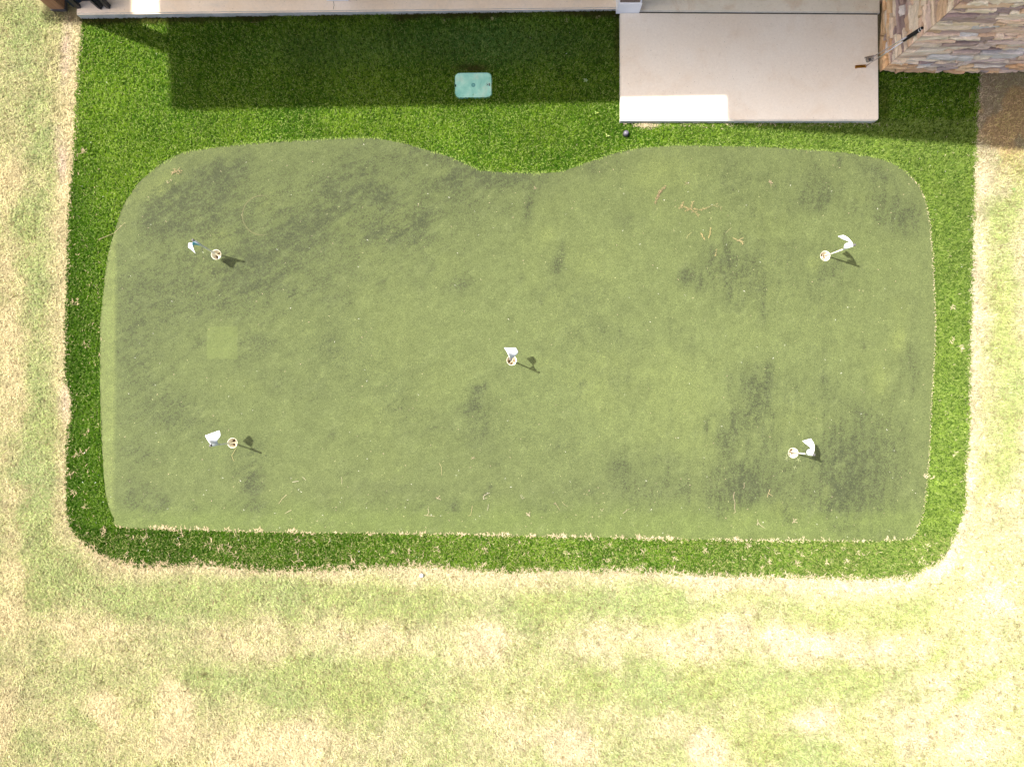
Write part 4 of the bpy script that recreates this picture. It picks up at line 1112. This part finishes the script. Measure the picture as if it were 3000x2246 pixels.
def column(px0, px1, pyb, zb, label):
    a_ = g3(px0, pyb, zb); b_ = g3(px1, pyb, zb)
    wd = b_.x - a_.x
    e_ = empty('porch_column', ((a_.x + b_.x) / 2, a_.y + wd / 2, zb))
    tag(e_, label, 'column', 'white based porch columns')
    tk = .018; hgt = .205
    bm = bmesh.new()
    box(bm, (0, -wd / 2 + tk / 2, hgt / 2), (wd, tk, hgt), 0, .003)
    box(bm, (0, wd / 2 - tk / 2, hgt / 2), (wd, tk, hgt), 0, .003)
    box(bm, (-wd / 2 + tk / 2, 0, hgt / 2 - .001), (tk, wd - 2 * tk - .002, hgt - .002), 0, .002)
    box(bm, (wd / 2 - tk / 2, 0, hgt / 2 - .001), (tk, wd - 2 * tk - .002, hgt - .002), 0, .002)
    bobj('base_trim', bm, M_WHITE, e_)
    bm = bmesh.new()
    nb = 4; iw = wd - 2 * tk - .006
    for k in range(nb):
        box(bm, (-iw / 2 + iw / nb * (k + .5), 0, 1.75), (iw / nb - .004, iw, 3.36), 0, .002)
    bobj('shaft', bm, M_BOARD, e_)
    bm = bmesh.new(); box(bm, (iw / 2 + .004, -iw / 2 + .02, 1.75), (.012, .05, 3.35), 0, .002); bobj('corner_board', bm, M_WHITE, e_)
    return e_
column(1804, 1872, 41.5, .06, 'white based timber column standing at the corner of patio and pad')
column(957, 1022, 3.2, .085, 'white column base just showing at the top edge, left of centre')

# ------------------------------------------------------------------ patio chair (only the feet and lower frame show)
def quadbox(bm, p0, p1, w_, d_):
    """leaning bar between two points with rectangular section"""
    p0 = Vector(p0); p1 = Vector(p1); t_ = p1 - p0; L_ = t_.length
    r_ = bmesh.ops.create_cube(bm, size=1.0)['verts']
    bmesh.ops.scale(bm, vec=(w_, d_, L_), verts=r_)
    bmesh.ops.rotate(bm, cent=(0, 0, 0), matrix=t_.to_track_quat('Z', 'Y').to_matrix(), verts=r_)
    bmesh.ops.translate(bm, vec=(p0 + p1) / 2, verts=r_)
zc = .105
fl = g3(231, 27, zc); fr = g3(318, 29, zc)
ch = empty('patio_chair', ((fl.x + fr.x) / 2, fl.y + .25, zc))
tag(ch, 'black patio chair on the left end of the patio, only its legs in view', 'chair')
W2 = (fr.x - fl.x) / 2
for s_ in (-1, 1):
    bm = bmesh.new(); quadbox(bm, (s_ * W2, -.225, 0), (s_ * W2 * 1.02, -.21, .38), .042, .045); bobj('leg', bm, M_BLACK, ch)
    bm = bmesh.new(); quadbox(bm, (s_ * W2 * .95, .22, 0), (s_ * W2, .28, .38), .04, .05); bobj('leg', bm, M_BLACK, ch)
def skirt(p0, p1, z0, z1, th, m_):
    a_ = g3(p0[0], p0[1], zc) - ch.location; b_ = g3(p1[0], p1[1], zc) - ch.location
    bm = bmesh.new(); d_ = b_ - a_
    box(bm, (0, 0, 0), (d_.length, th, z1 - z0), math.atan2(d_.y, d_.x), .006)
    bmesh.ops.translate(bm, vec=((a_.x + b_.x) / 2, (a_.y + b_.y) / 2, (z0 + z1) / 2), verts=bm.verts)
    bobj('side_panel', bm, m_, ch)
skirt((216, 23), (252, -3), .02, .34, .035, M_NAVY)
skirt((297, 24), (320, -12), .02, .19, .05, M_BLACK)
bm = bmesh.new(); a_ = g3(294, 23, zc) - ch.location; quadbox(bm, (a_.x, a_.y, 0), (a_.x - .03, a_.y + .01, .36), .04, .04); bobj('leg', bm, M_BLACK, ch)
bm = bmesh.new(); box(bm, (0, -.165, .05), (2 * W2 - .05, .03, .05), 0, .006); bobj('stretcher', bm, M_BLACK, ch)
bm = bmesh.new(); box(bm, (0, .06, .37), (2 * W2 - .02, .46, .035), 0, .012); bobj('seat', bm, M_NAVY, ch)
bm = bmesh.new(); quadbox(bm, (0, .27, .36), (0, .36, .62), 2 * W2 - .03, .03); bobj('backrest', bm, M_NAVY, ch)

# ------------------------------------------------------------------ putters leaning on the wall
def putter(name, head_px, zb, grip_px, gz_, shaft_c, head_mat, label, kind):
    hp = g3(head_px[0], head_px[1], zb)
    gp = g3(grip_px[0], grip_px[1], gz_)
    e_ = empty(name, hp); tag(e_, label, 'golf club', 'putters leaning on the stone corner')
    d = gp - hp
    s0 = Vector((0, 0, .022)); 
    neck = Vector((.02, 0, .02)) if kind == 'blade' else Vector((.055, .02, .03))
    p_end = d
    gs = .72
    P = [neck, neck.lerp(p_end, .10), neck.lerp(p_end, gs)]
    V, Fc = tube(P, [.0045, .0050, .0068], 12); mesh('shaft', V, Fc, shaft_c, e_, True)
    a_ = neck.lerp(p_end, gs - .02); 
    V, Fc = tube([a_, neck.lerp(p_end, gs), neck.lerp(p_end, .9), neck.lerp(p_end, .985), p_end], [.0095, .011, .0145, .0155, .0135], 14)
    mesh('grip', V, Fc, M_GRIP, e_, True)
    V, Fc = tube([neck.lerp(p_end, .984), neck.lerp(p_end, .990)], [.0160, .0160], 14)
    mesh('grip_ring', V, Fc, M_WHITE, e_, True)
    bm = bmesh.new()
    if kind == 'blade':      # slim brass blade with cavity and raised rims
        box(bm, (-.040, -.004, .010), (.118, .016, .018), .0, .005)
        box(bm, (-.040, .010, .014), (.118, .006, .026), .0, .003)
        box(bm, (-.093, -.009, .014), (.012, .020, .020), .0, .004)
        box(bm, (.014, -.009, .014), (.012, .020, .020), .0, .004)
        bobj('head', bm, head_mat, e_, False).rotation_euler = (0, 0, .08)
    else:                    # mallet with sight channel
        box(bm, (.0, .014, .013), (.112, .010, .026), .0, .003)
        box(bm, (.0, -.016, .008), (.090, .050, .014), .0, .006)
        box(bm, (-.030, -.018, .018), (.020, .046, .010), .0, .004)
        box(bm, (.030, -.018, .018), (.020, .046, .010), .0, .004)
        h_ = bobj('head', bm, head_mat, e_, False); h_.rotation_euler = (0, 0, .22)
        V, Fc = tube([Vector((.045, .016, .016)), neck], [.007, .0055], 10); mesh('hosel', V, Fc, head_mat, e_, True)
        bm = bmesh.new(); box(bm, (0, -.018, .0155), (.034, .030, .003), .22, .001); bobj('sight_channel', bm, M_KNOB, e_)
    return e_
putter('putter', (2546, 172), .082, (2702, 82), .85, M_STEEL, M_STEEL, 'silver headed mallet putter leaning against the stone corner', 'mallet')
putter('putter', (2530, 196), .082, (2697, 88), .83, M_STEEL, M_BRASS, 'brass headed blade putter leaning against the stone corner', 'blade')

# ------------------------------------------------------------------ valve box
def rrect(w_, d_, r_, n=6):
    o = []
    for cx, cy, a0_ in ((w_ / 2 - r_, d_ / 2 - r_, 0), (-w_ / 2 + r_, d_ / 2 - r_, 90), (-w_ / 2 + r_, -d_ / 2 + r_, 180), (w_ / 2 - r_, -d_ / 2 + r_, 270)):
        for k in range(n + 1):
            a_ = math.radians(a0_ + 90 * k / n); o.append((cx + r_ * math.cos(a_), cy + r_ * math.sin(a_)))
    return o
vc = g3(1386.5, 249, .03)
vb = empty('valve_box', (vc.x, vc.y, -.010), .012)
tag(vb, 'weathered turquoise irrigation valve box lid set in the shaded turf', 'valve box')
V, Fc = prism(rrect(.418, .288, .055), -.05, .024); mesh('rim', V, Fc, M_LIDRIM, vb)
bm = bmesh.new()
pl = rrect(.402, .272, .050)
f_ = bm.faces.new([bm.verts.new((a_, b_, .034)) for a_, b_ in pl]); r_ = bmesh.ops.extrude_face_region(bm, geom=[f_])
bmesh.ops.translate(bm, vec=(0, 0, -.012), verts=[v_ for v_ in r_['geom'] if isinstance(v_, bmesh.types.BMVert)])
bmesh.ops.recalc_face_normals(bm, faces=bm.faces)
bobj('lid', bm, M_LID, vb)
V, Fc = lathe([(.0235, .030), (.0235, .0355), (.021, .0355)], 28, cap1=True); mesh('centre_disc', V, Fc, M_LIDDARK, vb)
V, Fc = lathe([(.004, .0355), (.004, .0375)], 12, cap1=True); o = mesh('centre_dimple', V, Fc, M_LID, vb)
V, Fc = lathe([(.017, .034), (.017, .0362), (.0135, .0362), (.0135, .0345)], 24); o = mesh('bolt_ring', V, Fc, M_LIDDARK, vb); o.location = (.158, .002, 0)
V, Fc = lathe([(.006, .034), (.006, .0365)], 16, cap1=True); o = mesh('bolt_hole', V, Fc, M_HOLE, vb); o.location = (.160, .002, 0)
bm = bmesh.new(); box(bm, (.181, .002, .0355), (.012, .030, .003), 0, .001); bobj('latch_recess', bm, M_KNOB, vb)
bm = bmesh.new(); box(bm, (-.197, -.004, .033), (.013, .027, .006), 0, .001); bobj('pry_slot', bm, M_HOLE, vb)

# ------------------------------------------------------------------ ground light
lc = g3(1834, 394, .02)
gl = empty('ground_light', (lc.x - .004, lc.y + .002, 0))
tag(gl, 'small round dark ground light beside the lower left pad corner', 'ground light')
V, Fc = lathe([(.030, -.02), (.033, .045), (.033, .055), (.026, .060)], 28, cap1=True); mesh('housing', V, Fc, M_LAMP, gl, True)
V, Fc = lathe([(.0245, .058), (.0245, .074), (.0215, .079), (.012, .082)], 28, cap1=True); mesh('cap', V, Fc, M_LAMPT, gl, True)

# ------------------------------------------------------------------ cups, flagsticks, balls
CUPL = ['tan golf cup at the upper left of the green, holding a ball', 'sunlit white golf cup at the upper right of the green', 'tan golf cup at the lower left of the green',
        'sunlit white golf cup at the lower right of the green, weeds beside it', 'golf cup with brown inside at the centre of the green']
FLL = ['flagstick at the upper left with white flag folded over a blue underside', 'flagstick at the upper right with narrow white flag wing', 'flagstick at the lower left with square white flag lying sideways',
       'flagstick at the lower right with broad white flag', 'flagstick at the centre of the green seen nearly end on']
def make_cup():
    e_ = empty('golf_cup', (0, 0, 0))
    V, Fc = lathe([(.0560, .0055), (.0560, .0085), (.0540, .0085), (.0525, .003), (.0520, -.030), (.0510, -.100)], 40)
    mesh('liner', V, Fc, M_CUP, e_, True)
    # floor with four wedge openings: ring, hub, spokes over dirt
    V, Fc = lathe([(.0505, -.092), (.0505, -.0895), (.042, -.0895), (.042, -.094)], 36); mesh('floor_ring', V, Fc, M_CUPIN, e_)
    V, Fc = lathe([(.014, -.096), (.014, -.080), (.0085, -.080), (.0085, -.095)], 24); mesh('hub', V, Fc, M_CUPIN, e_)
    bm = bmesh.new()
    for k in range(4):
        a_ = math.pi / 4 + k * math.pi / 2; box(bm, (.028 * math.cos(a_), .028 * math.sin(a_), -.0925), (.030, .013, .005), a_, 0)
    bobj('spokes', bm, M_CUPIN, e_)
    V, Fc = lathe([(.0505, -.100), (.001, -.100)], 24); mesh('cup_bottom', V, Fc, M_DIRT, e_)
    return e_
cup0 = make_cup()
for i, c_ in enumerate(cupxy):
    if i == 0: e_ = cup0
    else:
        e_ = cup0.copy(); COL.objects.link(e_)
        for ch_ in list(cup0.children):
            d_ = ch_.copy(); COL.objects.link(d_); d_.parent = e_
    e_.location = (c_.x, c_.y, 0); e_.rotation_euler = (0, 0, [.4, 1.9, .8, 2.6, .2][i])
    tag(e_, CUPL[i], 'golf cup', 'golf cups sunk in the green')

ZT = .573
# top of pole (ground-pixel units), outer upper corner (px, py, z), outer lower corner, bulge of lower and upper edges (px)
FLG = [((633, 736), [(562, 715, .50), (567, 730, .46), (573, 743, .42)], .19, [(583, 719, .39), (567, 713, .43), (553, 712, .40), (551, 724, .36)], 0),
       ((2431, 749), [(2495, 708, .51), (2484, 696, .46), (2470, 688, .42)], .19, [(2475, 715, .42), (2489, 709, .49), (2470, 700, .47), (2455, 692, .46)], 1),
       ((681, 1294), [(607, 1287, .48), (601, 1275, .43)], .19, [(637, 1291, .40), (646, 1275, .385), (643, 1260, .35)], 0),
       ((2321, 1319), [(2386, 1305, .50), (2376, 1284, .43)], .19, [(2366, 1317, .42), (2380, 1316, .47), (2351, 1291, .46)], 1),
       ((1496, 1060), [(1486, 1032, .50), (1477, 1018, .45)], .17, [(1512, 1040, .38), (1518, 1030, .38), (1512, 1018, .35)], 0)]
def spline(P, n):
    P = [P[0] * 2 - P[1]] + P + [P[-1] * 2 - P[-2]]
    m = len(P) - 3; o = []
    for k in range(n + 1):
        s_ = k / n * m; i = min(int(s_), m - 1); t_ = s_ - i
        a_, b_, c_, d_ = P[i:i + 4]
        o.append(((b_ * 2) + (c_ - a_) * t_ + (a_ * 2 - b_ * 5 + c_ * 4 - d_) * t_ * t_ + (b_ * 3 - a_ - c_ * 3 + d_) * t_ ** 3) * .5)
    return o
for i, (tp, up_, fh, lw_, flip) in enumerate(FLG):
    base = Vector((cupxy[i].x, cupxy[i].y, -.088))
    top = Q(*tp, ZT)
    e_ = empty('flagstick', base); tag(e_, FLL[i], 'flagstick', 'practice flagsticks standing in the cups')
    T_ = top - base
    V, Fc = tube([Vector((0, 0, 0)), T_ * .5, T_], [.0085, .0080, .0072], 12); mesh('pole', V, Fc, M_POLE, e_, True)
    V, Fc = tube([Vector((0, 0, -.004)), Vector((0, 0, .030)), Vector((0, 0, .034))], [.0080, .0080, .0062], 14); mesh('ferrule', V, Fc, M_WHITE, e_, True)
    prof = [(.0065, -.016), (.012, -.014), (.0135, -.006), (.0135, .004), (.011, .011), (.005, .014)]
    V, Fc = lathe(prof, 20, cap0=True, cap1=True); k_ = mesh('knob', V, Fc, M_KNOB, e_, True); k_.location = T_
    ax = T_.normalized()
    A = T_ - ax * .022; B = T_ - ax * (.022 + fh)
    nu, nv = 24, 12
    eu = spline([A] + [g3(*p_) - base for p_ in up_], nu)
    el = spline([B] + [g3(*p_) - base for p_ in lw_], nu)
    V = []; Fc = []
    for a_ in range(nu + 1):
        u = a_ / nu
        for b_ in range(nv + 1):
            v = b_ / nv
            V.append(eu[a_].lerp(el[a_], v) + Vector((0, 0, -.012 * math.sin(math.pi * u) * math.sin(math.pi * v) + .003 * math.sin(9 * u + 4 * v) * u)))
    for a_ in range(nu):
        for b_ in range(nv):
            q0 = a_ * (nv + 1) + b_
            f_ = (q0, q0 + 1, q0 + nv + 2, q0 + nv + 1)
            Fc.append(f_[::-1] if flip else f_)
    fo = mesh('flag', V, Fc, M_FLAG, e_, True); fo.data.materials.append(M_FLAGB)
    md = fo.modifiers.new('thick', 'SOLIDIFY'); md.thickness = .0014; md.offset = -1; md.material_offset = 1
    V, Fc = tube([A, B], [.0100, .0100], 12); mesh('flag_sleeve', V, Fc, M_FLAG, e_, True)

def ball(loc, label):
    bm = bmesh.new(); bmesh.ops.create_icosphere(bm, subdivisions=4, radius=.02135)
    # dimples
    for v_ in bm.verts:
        n_ = v_.co.normalized()
        k = math.sin(n_.x * 46) * math.sin(n_.y * 46) * math.sin(n_.z * 46)
        v_.co -= n_ * .0004 * max(0, k)
    o = bobj('golf_ball', bm, M_BALL, None, True); o.location = loc
    return tag(o, label, 'golf ball', 'white golf balls')
b1_ = g3(1235, 1685, .02135 + .012)
ball(b1_, 'white golf ball on the lawn below the turf border')
ball((cupxy[0].x + .020, cupxy[0].y - .026, -.088 + .0215 + .004), 'white golf ball resting inside the upper left cup')
